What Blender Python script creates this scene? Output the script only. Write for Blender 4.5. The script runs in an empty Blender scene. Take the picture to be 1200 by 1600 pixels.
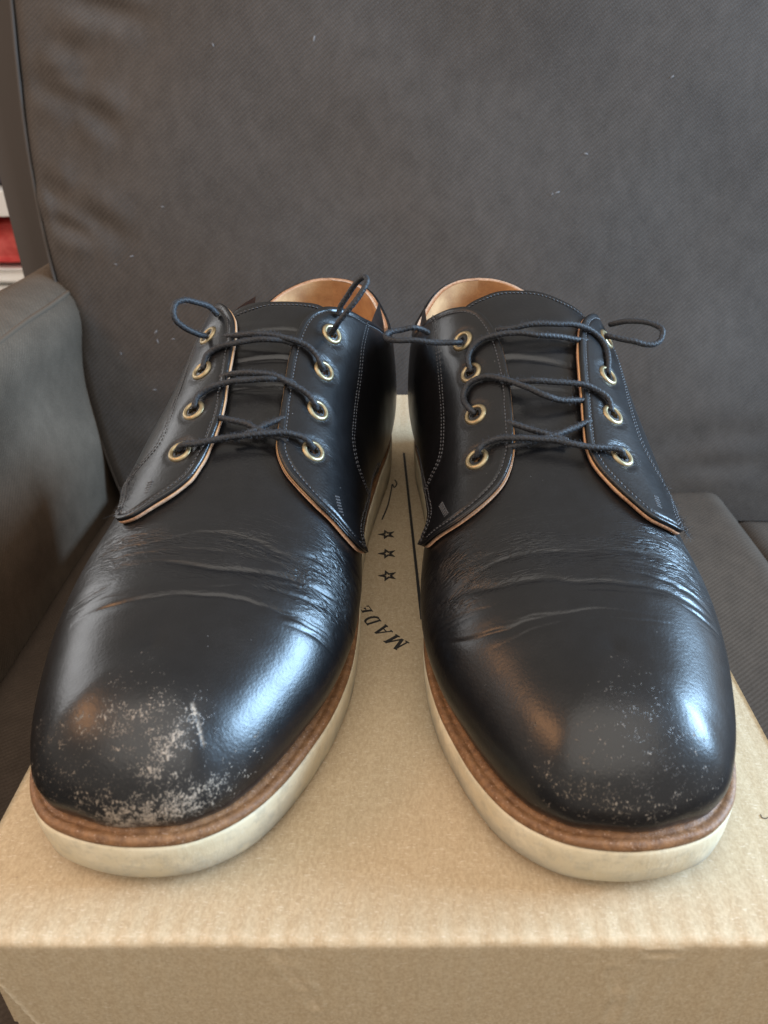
import bpy, bmesh, math, random
import numpy as np
from mathutils import Vector, Matrix

scene = bpy.context.scene
COL = scene.collection
random.seed(7)
rng = np.random.default_rng(11)
MM = 0.001

# ------------------------------------------------------------------ camera
PITCH = math.radians(30.5)
cam_d = bpy.data.cameras.new("camera")
cam = bpy.data.objects.new("camera", cam_d)
COL.objects.link(cam)
cam.location = (0, 0, 0.200)
cam.rotation_euler = (math.pi / 2 - PITCH, 0, 0)
cam_d.sensor_fit = 'VERTICAL'
cam_d.sensor_height = 36.0
cam_d.sensor_width = 27.0
cam_d.lens = 27.0
cam_d.shift_x = -28.0 / 1600.0
cam_d.clip_start = 0.01
cam_d.clip_end = 50
cam_d.dof.use_dof = True
cam_d.dof.focus_distance = 0.31
cam_d.dof.aperture_fstop = 18.0
scene.camera = cam

# ------------------------------------------------------------------ light
world = bpy.data.worlds.new("World")
scene.world = world
world.use_nodes = True
bg = world.node_tree.nodes["Background"]
bg.inputs[0].default_value = (1.0, 0.93, 0.84, 1)
bg.inputs[1].default_value = 0.55


def area_light(name, loc, target, sx, sy, power, color):
    d = bpy.data.lights.new(name, 'AREA')
    d.shape = 'RECTANGLE'
    d.size, d.size_y = sx, sy
    d.energy = power
    d.color = color
    o = bpy.data.objects.new(name, d)
    COL.objects.link(o)
    o.location = loc
    o.rotation_euler = (Vector(target) - Vector(loc)).to_track_quat('-Z', 'Y').to_euler()
    return o


area_light("window_light", (1.35, 0.34, 0.55), (0, 0.25, 0.03), 0.66, 0.50, 50.0, (0.44, 0.70, 1.0))
area_light("room_light", (-0.05, -0.75, 1.65), (0, 0.2, 0.0), 2.4, 2.0, 24.0, (1.0, 0.94, 0.86))
area_light("left_fill_light", (-1.75, 1.25, 0.62), (0, 0.25, 0.05), 1.0, 0.8, 7.0, (0.97, 0.98, 1.0))  # added fill, no known window; gives left-facing leather its pale sheen
area_light("warm_lamp_light", (-0.85, 0.08, 0.72), (0, 0.2, 0.03), 0.42, 0.22, 2.4, (1.0, 0.48, 0.20))

scene.view_settings.view_transform = 'Standard'
scene.view_settings.look = 'None'
scene.view_settings.exposure = 0.42
scene.view_settings.gamma = 1.0
scene.cycles.max_bounces = 8
scene.cycles.use_denoising = True


# ------------------------------------------------------------------ node helpers
def new_mat(name):
    m = bpy.data.materials.new(name)
    m.use_nodes = True
    nt = m.node_tree
    return m, nt, nt.nodes["Principled BSDF"]


def node(nt, typ, ins=None, **kw):
    n = nt.nodes.new(typ)
    for k, v in kw.items():
        setattr(n, k, v)
    for k, v in (ins or {}).items():
        s = n.inputs[k]
        if isinstance(v, bpy.types.NodeSocket):
            nt.links.new(v, s)
        else:
            s.default_value = v
    return n


def coords(nt, which="Object"):
    return nt.nodes.new("ShaderNodeTexCoord").outputs[which]


def mapping(nt, vec, scale=(1, 1, 1), rot=(0, 0, 0)):
    return node(nt, "ShaderNodeMapping", {"Vector": vec, "Scale": scale, "Rotation": rot}).outputs[0]


def noise(nt, vec, scale, detail=3.0, rough=0.55, dist=0.0):
    return node(nt, "ShaderNodeTexNoise", {"Vector": vec, "Scale": scale, "Detail": detail, "Roughness": rough, "Distortion": dist}).outputs[0]


def ramp(nt, fac, a, b, ca=(0, 0, 0, 1), cb=(1, 1, 1, 1)):
    r = node(nt, "ShaderNodeValToRGB", {"Fac": fac})
    e = r.color_ramp.elements
    e[0].position, e[1].position = a, b
    e[0].color, e[1].color = ca, cb
    return r.outputs[0]


def math_(nt, op, a, b=0.0, c=0.0):
    n = nt.nodes.new("ShaderNodeMath")
    n.operation = op
    for i, v in enumerate((a, b, c)):
        if isinstance(v, bpy.types.NodeSocket):
            nt.links.new(v, n.inputs[i])
        else:
            n.inputs[i].default_value = v
    return n.outputs[0]


def mix(nt, fac, a, b, mode='MIX'):
    n = nt.nodes.new("ShaderNodeMix")
    n.data_type = 'RGBA'
    n.blend_type = mode
    for s, v in ((n.inputs[0], fac), (n.inputs[6], a), (n.inputs[7], b)):
        if isinstance(v, bpy.types.NodeSocket):
            nt.links.new(v, s)
        else:
            s.default_value = v
    return n.outputs[2]


def bump(nt, height, strength, dist, normal=None):
    n = node(nt, "ShaderNodeBump", {"Height": height, "Strength": strength, "Distance": dist})
    if normal is not None:
        nt.links.new(normal, n.inputs["Normal"])
    return n.outputs[0]


def attr(nt, name):
    return node(nt, "ShaderNodeAttribute", attribute_name=name).outputs["Fac"]


def link(nt, a, b):
    nt.links.new(a, b)


# ------------------------------------------------------------------ materials
def leather_material():
    m, nt, p = new_mat("black_leather")
    co = coords(nt)
    uv = coords(nt, "UV")
    grain = noise(nt, co, 900, 3)
    pores = node(nt, "ShaderNodeTexVoronoi", {"Vector": co, "Scale": 1100.0}).outputs["Distance"]
    broad = noise(nt, co, 160, 3)
    wk = attr(nt, "wrinkle")
    wuv = node(nt, "ShaderNodeVectorMath", {0: uv, 1: node(nt, "ShaderNodeVectorMath", {0: node(nt, "ShaderNodeTexNoise", {"Vector": uv, "Scale": 90.0, "Detail": 3.0}).outputs[1], 1: (0.0022, 0.0022, 0)}, operation='MULTIPLY').outputs[0]}, operation='ADD').outputs[0]
    cr1 = node(nt, "ShaderNodeTexVoronoi", {"Vector": mapping(nt, wuv, (190, 760, 1)), "Scale": 1.0}, feature='DISTANCE_TO_EDGE').outputs["Distance"]
    cr2 = node(nt, "ShaderNodeTexVoronoi", {"Vector": mapping(nt, wuv, (430, 1500, 1)), "Scale": 1.0}, feature='DISTANCE_TO_EDGE').outputs["Distance"]
    gate = ramp(nt, noise(nt, mapping(nt, uv, (60, 160, 1)), 1.0, 2), 0.40, 0.58)
    gate2 = ramp(nt, noise(nt, mapping(nt, uv, (50, 110, 1)), 1.7, 2), 0.42, 0.62)
    ln1 = math_(nt, 'MULTIPLY', ramp(nt, cr1, 0.0, 0.16), 1.0)
    ln2 = math_(nt, 'MULTIPLY', ramp(nt, cr2, 0.0, 0.22), 1.0)
    wr = math_(nt, 'ADD', math_(nt, 'MULTIPLY', math_(nt, 'MULTIPLY', ln1, gate), wk), math_(nt, 'MULTIPLY', math_(nt, 'MULTIPLY', ln2, gate2), math_(nt, 'MULTIPLY', wk, 0.5)))
    # scuffing: the finish rubbed off in specks where the attribute says so
    sc = attr(nt, "scuff")
    n1 = noise(nt, mapping(nt, co, (1.0, 0.75, 0.75)), 1500, 5, 0.70)
    n2 = noise(nt, co, 420, 3, 0.6)
    n3 = noise(nt, co, 2600, 2, 0.5)
    mixn = math_(nt, 'ADD', math_(nt, 'MULTIPLY', n1, 0.62), math_(nt, 'ADD', math_(nt, 'MULTIPLY', n2, 0.30), math_(nt, 'MULTIPLY', n3, 0.08)))
    thr = math_(nt, 'SUBTRACT', 0.635, math_(nt, 'MULTIPLY', sc, 0.20))
    worn = node(nt, "ShaderNodeMapRange", {"Value": math_(nt, 'SUBTRACT', mixn, thr), "From Min": -0.03, "From Max": 0.09}).outputs[0]
    worn = math_(nt, 'MULTIPLY', worn, math_(nt, 'MINIMUM', math_(nt, 'MULTIPLY', sc, 8.0), 1.0))
    scr = attr(nt, "scratch")
    scrn = math_(nt, 'MULTIPLY', scr, ramp(nt, n1, 0.36, 0.56))
    worn = math_(nt, 'MINIMUM', math_(nt, 'ADD', worn, scrn), 1.0)
    # pale dust in the creases and a thin bloom of tiny specks
    dustn = node(nt, "ShaderNodeTexVoronoi", {"Vector": co, "Scale": 260.0}).outputs["Distance"]
    dust = ramp(nt, dustn, 0.030, 0.055, (1, 1, 1, 1), (0, 0, 0, 1))
    dgate = ramp(nt, noise(nt, co, 60, 2), 0.52, 0.66)
    dust = math_(nt, 'MULTIPLY', dust, dgate)
    wear = math_(nt, 'MULTIPLY', math_(nt, 'MULTIPLY', math_(nt, 'MULTIPLY', ramp(nt, cr2, 0.0, 0.05, (1, 1, 1, 1), (0, 0, 0, 1)), gate2), wk), 0.14)
    base = mix(nt, broad, (0.0030, 0.0030, 0.0036, 1), (0.0055, 0.0053, 0.0060, 1))
    base = mix(nt, math_(nt, 'MULTIPLY', math_(nt, 'MINIMUM', sc, 1.0), 0.07), base, (0.30, 0.27, 0.24, 1))
    base = mix(nt, math_(nt, 'MULTIPLY', worn, 0.75), base, (0.43, 0.345, 0.265, 1))
    base = mix(nt, math_(nt, 'MULTIPLY', math_(nt, 'ADD', dust, wear), 0.5), base, (0.34, 0.34, 0.34, 1))
    link(nt, base, p.inputs["Base Color"])
    ro = node(nt, "ShaderNodeMapRange", {"Value": broad, "To Min": 0.25, "To Max": 0.36}).outputs[0]
    ro = math_(nt, 'ADD', ro, math_(nt, 'MULTIPLY', math_(nt, 'ADD', worn, math_(nt, 'MULTIPLY', wk, 0.2)), 0.35))
    link(nt, ro, p.inputs["Roughness"])
    p.inputs["Specular IOR Level"].default_value = 0.42
    p.inputs["IOR"].default_value = 1.5
    h = bump(nt, broad, 0.06, 0.0012)
    h = bump(nt, wr, 0.42, 0.0005, h)
    h = bump(nt, math_(nt, 'ADD', grain, math_(nt, 'MULTIPLY', pores, 0.6)), 0.09, 0.0004, h)
    h = bump(nt, worn, 0.35, 0.0003, h)
    link(nt, h, p.inputs["Normal"])
    return m


def fibre_material(name, c1, c2, scale=900, rough=0.85, bstr=0.4, spec=0.2):
    m, nt, p = new_mat(name)
    co = coords(nt)
    n = noise(nt, co, scale, 4, 0.6)
    n2 = noise(nt, co, scale * 0.12, 3, 0.6)
    f = math_(nt, 'ADD', math_(nt, 'MULTIPLY', n, 0.6), math_(nt, 'MULTIPLY', n2, 0.4))
    link(nt, ramp(nt, f, 0.36, 0.64, c1 + (1,), c2 + (1,)), p.inputs["Base Color"])
    p.inputs["Roughness"].default_value = rough
    p.inputs["Specular IOR Level"].default_value = spec
    link(nt, bump(nt, f, bstr, 0.0004), p.inputs["Normal"])
    return m


def sole_material():
    m, nt, p = new_mat("cream_rubber_sole")
    co = coords(nt)
    n = noise(nt, mapping(nt, co, (1, 1, 0.9)), 260, 5, 0.7)
    n2 = noise(nt, co, 55, 4, 0.6)
    n3 = noise(nt, mapping(nt, co, (1, 1, 0.3)), 800, 3, 0.6)
    base = ramp(nt, n2, 0.35, 0.68, (0.56, 0.475, 0.32, 1), (0.70, 0.615, 0.45, 1))
    base = mix(nt, math_(nt, 'MULTIPLY', ramp(nt, n, 0.50, 0.68), 0.4), base, (0.33, 0.31, 0.25, 1))
    base = mix(nt, math_(nt, 'MULTIPLY', ramp(nt, n3, 0.60, 0.72), 0.4), base, (0.62, 0.58, 0.49, 1))
    # grime that gathers along the lower edge where the sole meets the street
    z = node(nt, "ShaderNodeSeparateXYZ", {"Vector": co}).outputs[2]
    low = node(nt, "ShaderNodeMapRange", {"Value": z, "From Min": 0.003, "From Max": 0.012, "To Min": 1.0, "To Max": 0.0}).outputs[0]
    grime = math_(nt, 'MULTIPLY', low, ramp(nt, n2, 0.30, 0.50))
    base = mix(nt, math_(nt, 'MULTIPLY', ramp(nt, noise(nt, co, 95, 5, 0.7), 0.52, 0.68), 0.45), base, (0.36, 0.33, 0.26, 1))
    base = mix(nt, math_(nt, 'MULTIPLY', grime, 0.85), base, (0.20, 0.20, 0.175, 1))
    link(nt, base, p.inputs["Base Color"])
    p.inputs["Roughness"].default_value = 0.62
    p.inputs["Specular IOR Level"].default_value = 0.3
    h = bump(nt, n3, 0.35, 0.0004)
    link(nt, bump(nt, n, 0.3, 0.0006, h), p.inputs["Normal"])
    return m


def welt_material():
    m, nt, p = new_mat("brown_welt_leather")
    co = coords(nt)
    n = noise(nt, co, 420, 4, 0.6)
    n2 = noise(nt, co, 1400, 3, 0.6)
    base = ramp(nt, n, 0.35, 0.7, (0.130, 0.058, 0.022, 1), (0.250, 0.122, 0.050, 1))
    base = mix(nt, ramp(nt, n2, 0.60, 0.74), base, (0.40, 0.26, 0.18, 1))
    link(nt, base, p.inputs["Base Color"])
    p.inputs["Roughness"].default_value = 0.6
    link(nt, bump(nt, n2, 0.5, 0.0005), p.inputs["Normal"])
    return m


def lining_material():
    m, nt, p = new_mat("tan_lining_leather")
    co = coords(nt)
    n = noise(nt, co, 70, 4, 0.6)
    n2 = noise(nt, co, 900, 3, 0.6)
    base = ramp(nt, n, 0.35, 0.65, (0.34, 0.155, 0.060, 1), (0.55, 0.30, 0.13, 1))
    base = mix(nt, math_(nt, 'MULTIPLY', n2, 0.3), base, (0.60, 0.36, 0.19, 1))
    link(nt, base, p.inputs["Base Color"])
    p.inputs["Roughness"].default_value = 0.7
    link(nt, bump(nt, n2, 0.4, 0.0004), p.inputs["Normal"])
    return m


def brass_material():
    m, nt, p = new_mat("antique_brass")
    co = coords(nt)
    n = noise(nt, co, 420, 3, 0.6)
    link(nt, ramp(nt, n, 0.3, 0.7, (0.23, 0.180, 0.100, 1), (0.38, 0.310, 0.190, 1)), p.inputs["Base Color"])
    p.inputs["Metallic"].default_value = 0.85
    p.inputs["Roughness"].default_value = 0.42
    return m


def cardboard_material():
    m, nt, p = new_mat("kraft_cardboard")
    co = coords(nt)
    f1 = noise(nt, mapping(nt, co, (1, 0.5, 0.6)), 1300, 4, 0.7)
    f2 = noise(nt, mapping(nt, co, (0.35, 1.2, 1.2), (0.4, 0.3, 0.7)), 1700, 3, 0.65)
    n2 = noise(nt, co, 14, 4, 0.6)
    base = ramp(nt, f1, 0.36, 0.64, (0.375, 0.278, 0.166, 1), (0.50, 0.390, 0.252, 1))
    base = mix(nt, ramp(nt, f2, 0.58, 0.70), base, (0.60, 0.50, 0.37, 1))
    dark = node(nt, "ShaderNodeTexVoronoi", {"Vector": co, "Scale": 130.0}).outputs["Distance"]
    gate = ramp(nt, noise(nt, co, 50, 2), 0.55, 0.62)
    speck = math_(nt, 'MULTIPLY', ramp(nt, dark, 0.03, 0.05, (1, 1, 1, 1), (0, 0, 0, 1)), gate)
    base = mix(nt, math_(nt, 'MULTIPLY', speck, 0.6), base, (0.16, 0.10, 0.06, 1))
    base = mix(nt, math_(nt, 'MULTIPLY', n2, 0.35), base, (0.38, 0.295, 0.195, 1))
    # pale rubbed paper along folds and edges
    wear = attr(nt, "wear")
    wn = ramp(nt, noise(nt, co, 420, 4, 0.65), 0.40, 0.62)
    base = mix(nt, math_(nt, 'MULTIPLY', wear, math_(nt, 'ADD', 0.08, math_(nt, 'MULTIPLY', wn, 0.5))), base, (0.72, 0.58, 0.41, 1))
    link(nt, base, p.inputs["Base Color"])
    p.inputs["Roughness"].default_value = 0.78
    p.inputs["Specular IOR Level"].default_value = 0.25
    sx = node(nt, "ShaderNodeSeparateXYZ", {"Vector": co})
    rid = math_(nt, 'SINE', math_(nt, 'MULTIPLY', sx.outputs[0], 2 * math.pi / 0.0075))
    wob = noise(nt, co, 30, 2)
    h = bump(nt, math_(nt, 'MULTIPLY', rid, wob), 0.10, 0.0010)
    h = bump(nt, noise(nt, co, 90, 3), 0.15, 0.0012, h)
    link(nt, bump(nt, f1, 0.25, 0.0003, h), p.inputs["Normal"])
    return m


def twill_material(name, ca, cb, period=0.0026, angle=38.0, stain=0.3):
    m, nt, p = new_mat(name)
    uv = coords(nt, "UV")
    a = math.radians(angle)
    sx = node(nt, "ShaderNodeSeparateXYZ", {"Vector": uv})
    x, y = sx.outputs[0], sx.outputs[1]
    wob = math_(nt, 'MULTIPLY', noise(nt, uv, 18, 2), 0.0022)
    d = math_(nt, 'ADD', math_(nt, 'SUBTRACT', math_(nt, 'MULTIPLY', y, math.cos(a)), math_(nt, 'MULTIPLY', x, math.sin(a))), wob)
    s = math_(nt, 'SINE', math_(nt, 'MULTIPLY', d, 2 * math.pi / period))
    e = math_(nt, 'ADD', math_(nt, 'MULTIPLY', y, math.sin(a)), math_(nt, 'MULTIPLY', x, math.cos(a)))
    s2 = math_(nt, 'SINE', math_(nt, 'MULTIPLY', e, 2 * math.pi / (period * 0.6)))
    weave = math_(nt, 'ADD', math_(nt, 'MULTIPLY', s, 0.8), math_(nt, 'MULTIPLY', s2, 0.2))
    w01 = math_(nt, 'MULTIPLY_ADD', weave, 0.5, 0.5)
    n = noise(nt, uv, 9, 5, 0.62)
    n2 = noise(nt, uv, 900, 2)
    patch = noise(nt, uv, 3.2, 3, 0.5)
    wmod = math_(nt, 'MULTIPLY_ADD', math_(nt, 'SUBTRACT', w01, 0.5), ramp(nt, noise(nt, uv, 7, 3), 0.3, 0.7, (0.16, 0.16, 0.16, 1), (0.62, 0.62, 0.62, 1)), 0.5)
    base = mix(nt, wmod, ca + (1,), cb + (1,))
    base = mix(nt, 1.0, base, ramp(nt, patch, 0.30, 0.70, (0.74, 0.73, 0.72, 1), (1.22, 1.20, 1.19, 1)), 'MULTIPLY')
    brush = noise(nt, mapping(nt, uv, (1.0, 0.7, 1), (0, 0, 0.6)), 75, 6, 0.7)
    base = mix(nt, 0.6, base, ramp(nt, brush, 0.28, 0.72, (0.72, 0.72, 0.72, 1), (1.28, 1.28, 1.28, 1)), 'MULTIPLY')
    base = mix(nt, math_(nt, 'MULTIPLY', ramp(nt, n, 0.40, 0.66), stain), base, tuple(c * 0.55 for c in ca) + (1,))
    base = mix(nt, math_(nt, 'MULTIPLY', ramp(nt, n2, 0.5, 0.75), 0.35), base, tuple(c * 1.5 for c in cb) + (1,))
    link(nt, base, p.inputs["Base Color"])
    p.inputs["Roughness"].default_value = 0.9
    p.inputs["Specular IOR Level"].default_value = 0.08
    h = bump(nt, noise(nt, uv, 30, 4), 0.15, 0.003)
    link(nt, bump(nt, weave, 0.22, 0.0005, h), p.inputs["Normal"])
    return m


def plain_material(name, c, rough=0.7, scale=60, var=0.25):
    m, nt, p = new_mat(name)
    co = coords(nt)
    n = noise(nt, co, scale, 4, 0.6)
    link(nt, mix(nt, math_(nt, 'MULTIPLY', n, var), c + (1,), tuple(x * 0.5 for x in c) + (1,)), p.inputs["Base Color"])
    p.inputs["Roughness"].default_value = rough
    return m


M = {
    "leather": leather_material(),
    "lining": lining_material(),
    "edge": fibre_material("raw_leather_edge", (0.24, 0.12, 0.065), (0.50, 0.31, 0.20), 1200, 0.9, 0.6),
    "sole": sole_material(),
    "welt": welt_material(),
    "brass": brass_material(),
    "lace": fibre_material("waxed_cotton_lace", (0.006, 0.0062, 0.0075), (0.019, 0.0205, 0.025), 1500, 0.62, 0.5, 0.45),
    "fuzz": plain_material("navy_cotton_fibre", (0.05, 0.056, 0.07), 0.7),
    "thread": plain_material("black_thread", (0.045, 0.045, 0.05), 0.5, 900),
    "card": cardboard_material(),
    "ink": plain_material("black_ink", (0.016, 0.014, 0.013), 0.7, 700, 0.6),
    "twill": twill_material("grey_brown_twill", (0.051, 0.0452, 0.0412), (0.087, 0.0778, 0.0715)),
    "twill_seat": twill_material("grey_brown_seat_twill", (0.046, 0.0335, 0.0250), (0.070, 0.0525, 0.0400), stain=0.2),
    "twill_arm": twill_material("worn_arm_twill", (0.088, 0.064, 0.046), (0.126, 0.095, 0.070), stain=0.55),
    "piping": plain_material("grey_piping", (0.10, 0.095, 0.095), 0.7),
    "white": plain_material("white_board", (0.78, 0.76, 0.72), 0.5),
    "red": fibre_material("red_cloth", (0.45, 0.015, 0.02), (0.75, 0.16, 0.14), 40, 0.8, 0.2),
    "blue": plain_material("pale_blue_cloth", (0.30, 0.36, 0.55), 0.8),
    "purple": plain_material("dark_purple_cloth", (0.035, 0.020, 0.045), 0.8),
    "wall": plain_material("pale_wall", (0.46, 0.44, 0.41), 0.9, 8, 0.1),
    "floor": plain_material("wood_floor", (0.25, 0.15, 0.08), 0.6, 10),
    "lint": plain_material("white_lint", (0.20, 0.20, 0.21), 0.9),
    "base": plain_material("dark_base_fabric", (0.03, 0.028, 0.026), 0.9),
}


# ------------------------------------------------------------------ object helpers
def tag(o, label=None, cat=None, group=None, kind=None):
    if label: o['label'] = label
    if cat: o['category'] = cat
    if group: o['group'] = group
    if kind: o['kind'] = kind
    return o


def empty(name, loc=(0, 0, 0), rotz=0.0):
    o = bpy.data.objects.new(name, None)
    o.empty_display_size = 0.02
    COL.objects.link(o)
    o.location = loc
    o.rotation_euler = (0, 0, rotz)
    return o


def mesh_obj(name, verts, faces, mats, parent=None, smooth=True, attrs=None, uv=None, fmat=None):
    me = bpy.data.meshes.new(name)
    v = np.asarray(verts, np.float32)
    me.from_pydata([], [], [])
    if isinstance(faces, np.ndarray):
        k = faces.shape[1]
        me.vertices.add(len(v)); me.vertices.foreach_set("co", v.ravel())
        me.loops.add(faces.size); me.loops.foreach_set("vertex_index", faces.astype(np.int32).ravel())
        me.polygons.add(len(faces))
        me.polygons.foreach_set("loop_start", np.arange(0, faces.size, k, dtype=np.int32))
        me.update(calc_edges=True)
        me.validate()
    else:
        me.from_pydata([tuple(map(float, p)) for p in v], [], [tuple(int(i) for i in f) for f in faces])
        me.update()
    for m in (mats if isinstance(mats, (list, tuple)) else [mats]):
        me.materials.append(m)
    if smooth:
        me.polygons.foreach_set("use_smooth", np.ones(len(me.polygons), bool))
    if fmat is not None and len(fmat) == len(me.polygons):
        me.polygons.foreach_set("material_index", np.asarray(fmat, np.int32))
    for k, a in (attrs or {}).items():
        at = me.attributes.new(k, 'FLOAT', 'POINT')
        at.data.foreach_set("value", np.asarray(a, np.float32))
    if uv is not None:
        l = me.uv_layers.new(name="UVMap")
        idx = np.zeros(len(me.loops), np.int32)
        me.loops.foreach_get("vertex_index", idx)
        l.data.foreach_set("uv", np.asarray(uv, np.float32)[idx].ravel())
    o = bpy.data.objects.new(name, me)
    COL.objects.link(o)
    if parent: o.parent = parent
    return o


def grid_faces(n, m, wrap=False, base=0, flip=False):
    i, j = np.meshgrid(np.arange(n if wrap else n - 1), np.arange(m - 1), indexing='ij')
    i2 = (i + 1) % n
    f = np.stack([i * m + j, i2 * m + j, i2 * m + j + 1, i * m + j + 1], -1).reshape(-1, 4) + base
    return f[:, ::-1].copy() if flip else f


def catmull(pts, per=12):
    p = np.asarray(pts, float)
    n = len(p)
    P = np.vstack([2 * p[0] - p[1], p, 2 * p[-1] - p[-2]])
    out = []
    for i in range(n - 1):
        a, b, c, d = P[i:i + 4]
        for k in range(per):
            t = k / per
            out.append(0.5 * ((2 * b) + (-a + c) * t + (2 * a - 5 * b + 4 * c - d) * t * t + (-a + 3 * b - 3 * c + d) * t ** 3))
    out.append(p[-1])
    return np.array(out)


def resample(pts, step):
    p = np.asarray(pts, float)
    s = np.concatenate([[0], np.cumsum(np.linalg.norm(np.diff(p, axis=0), axis=1))])
    n = max(2, int(round(s[-1] / step)) + 1)
    t = np.linspace(0, s[-1], n)
    return np.stack([np.interp(t, s, p[:, k]) for k in range(p.shape[1])], -1), t


def frames(p):
    t = np.gradient(p, axis=0)
    t /= np.linalg.norm(t, axis=1, keepdims=True) + 1e-12
    a = np.zeros_like(p)
    n = np.cross(t[0], [0, 0, 1.0])
    if np.linalg.norm(n) < 1e-3: n = np.cross(t[0], [1.0, 0, 0])
    for i in range(len(p)):
        n = n - t[i] * (n @ t[i])
        n /= np.linalg.norm(n) + 1e-12
        a[i] = n
    return t, a, np.cross(t, a)


def smooth_noise(seed, n=6):
    r = np.random.default_rng(seed)
    f = r.uniform(0.6, 1.6, n) * (1 + np.arange(n)); ph = r.uniform(0, 6.28, n); am = 1.0 / (1 + np.arange(n)) ** 0.8
    return lambda x: sum(a * np.sin(k * x + q) for a, k, q in zip(am, f, ph)) / am.sum()


def box_mesh(x0, x1, y0, y1, z0, z1, bev=0.003, seg=2):
    bm = bmesh.new()
    bmesh.ops.create_cube(bm, size=1)
    for v in bm.verts:
        v.co = Vector(((x0 + x1) / 2 + v.co.x * (x1 - x0), (y0 + y1) / 2 + v.co.y * (y1 - y0), (z0 + z1) / 2 + v.co.z * (z1 - z0)))
    if bev:
        bmesh.ops.bevel(bm, geom=bm.edges[:], offset=bev, segments=seg, profile=0.5, affect='EDGES')
    return bm


def bm_obj(name, bm, mat, parent=None, smooth=True):
    me = bpy.data.meshes.new(name)
    bm.to_mesh(me); bm.free()
    me.materials.append(mat)
    if smooth: me.polygons.foreach_set("use_smooth", np.ones(len(me.polygons), bool))
    o = bpy.data.objects.new(name, me)
    COL.objects.link(o)
    if parent: o.parent = parent
    return o


STARS = [(604.5, 835.3), (605.3, 865.3), (606, 899.8)]
LETTERS = [('M', (639.8, 1004.8), (618.8, 991.3), (619.5, 1016)), ('A', (614.3, 987.6), (602.3, 975.6), (592, 995.4)), ('D', (596.3, 971), (588, 961.3), (574.5, 977.8)), ('E', (583.2, 956), (576, 946.3), (567, 958))]
# ================================================================== the setting
def sheet(name, w, h, fn, mat, parent=None, n=60, m=60):
    a, b = np.meshgrid(np.linspace(0, 1, n), np.linspace(0, 1, m), indexing='ij')
    P = fn(a, b)
    return mesh_obj(name, P.reshape(-1, 3), grid_faces(n, m), mat, parent, uv=np.stack([a * w, b * h], -1).reshape(-1, 2))


tag(bm_obj("floor", box_mesh(-2.4, 2.4, -2.0, 2.6, -0.60, -0.55, 0), M["floor"], smooth=False), kind="structure")
tag(bm_obj("wall", box_mesh(-2.4, 2.4, 2.60, 2.70, -0.55, 1.9, 0), M["wall"], smooth=False), kind="structure")

# ---- armchair: frame with two arms; its cushions are things of their own
chair = tag(empty("armchair", (0, 0.30, -0.55)), "grey brown twill armchair whose left arm rises beside the shoes", "armchair")
OFF = Vector((0, -0.30, 0.55))


def arm_profile():
    pts = [(-0.256, -0.20), (-0.258, -0.12), (-0.262, -0.06), (-0.2655, -0.01), (-0.2650, 0.010), (-0.2665, 0.023), (-0.2705, 0.0335), (-0.2780, 0.0415),
           (-0.288, 0.0468), (-0.300, 0.0495), (-0.314, 0.044), (-0.332, 0.028), (-0.350, 0.000), (-0.364, -0.04), (-0.370, -0.20), (-0.370, -0.46)]
    return resample(catmull(pts, 8), 0.008)[0]


ap = arm_profile()
ny = 120
ys = np.linspace(-0.32, 0.70, ny)
wob = smooth_noise(3)
V = np.zeros((ny, len(ap), 3))
for k, y in enumerate(ys):
    V[k, :, 0] = ap[:, 0] + 0.0022 * np.sin(ap[:, 1] * 60 + 1.5 * wob(y * 9))
    V[k, :, 1] = y
    V[k, :, 2] = ap[:, 1] + 0.002 * wob(y * 12 + ap[:, 0] * 10)
alen = np.concatenate([[0], np.cumsum(np.linalg.norm(np.diff(ap, axis=0), axis=1))])
uvs = np.stack(np.broadcast_arrays(ys[:, None], alen[None, :]), -1)
mesh_obj("armrest", (V + np.array(OFF)).reshape(-1, 3), grid_faces(ny, len(ap)), M["twill_arm"], chair, uv=uvs.reshape(-1, 2))
pp = np.stack([np.full(ny, -0.2722), ys, 0.0360 + 0.002 * np.array([wob(y * 12 - 2.7) for y in ys])], -1)


def tube(name, path, r, mat, parent=None, seg=10, closed_ends=True):
    p = np.asarray(path, float)
    t, a, b = frames(p)
    th = np.linspace(0, 2 * np.pi, seg, endpoint=False)
    V = p[:, None] + r * (np.cos(th)[None, :, None] * a[:, None] + np.sin(th)[None, :, None] * b[:, None])
    n = len(p)
    f = grid_faces(seg, n, wrap=True)
    return mesh_obj(name, V.transpose(1, 0, 2).reshape(-1, 3), f, mat, parent)


tube("piping", pp + np.array(OFF), 0.0020, M["twill_arm"], chair)
bm_obj("seat_base", box_mesh(-0.27, 0.95, -0.25, 0.78, -0.50, -0.27, 0.01), M["base"], chair).location = OFF
for lx, ly in ((-0.33, -0.22), (-0.33, 0.66), (0.85, -0.22), (0.85, 0.66)):
    bm = bmesh.new()
    bmesh.ops.create_cone(bm, cap_ends=True, segments=16, radius1=0.016, radius2=0.026, depth=0.09)
    lg = bm_obj("leg", bm, M["base"], chair)
    lg.location = Vector((lx, ly, -0.505)) + OFF
bm_obj("back_frame", box_mesh(-0.40, 0.95, 0.80, 0.92, -0.50, 0.30, 0.03), M["twill"], chair).location = OFF

# ---- back cushion, leaning on the chair back
LEAN = math.tan(math.radians(15))


def yb(z): return 0.578 + (z + 0.12) * LEAN


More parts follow.
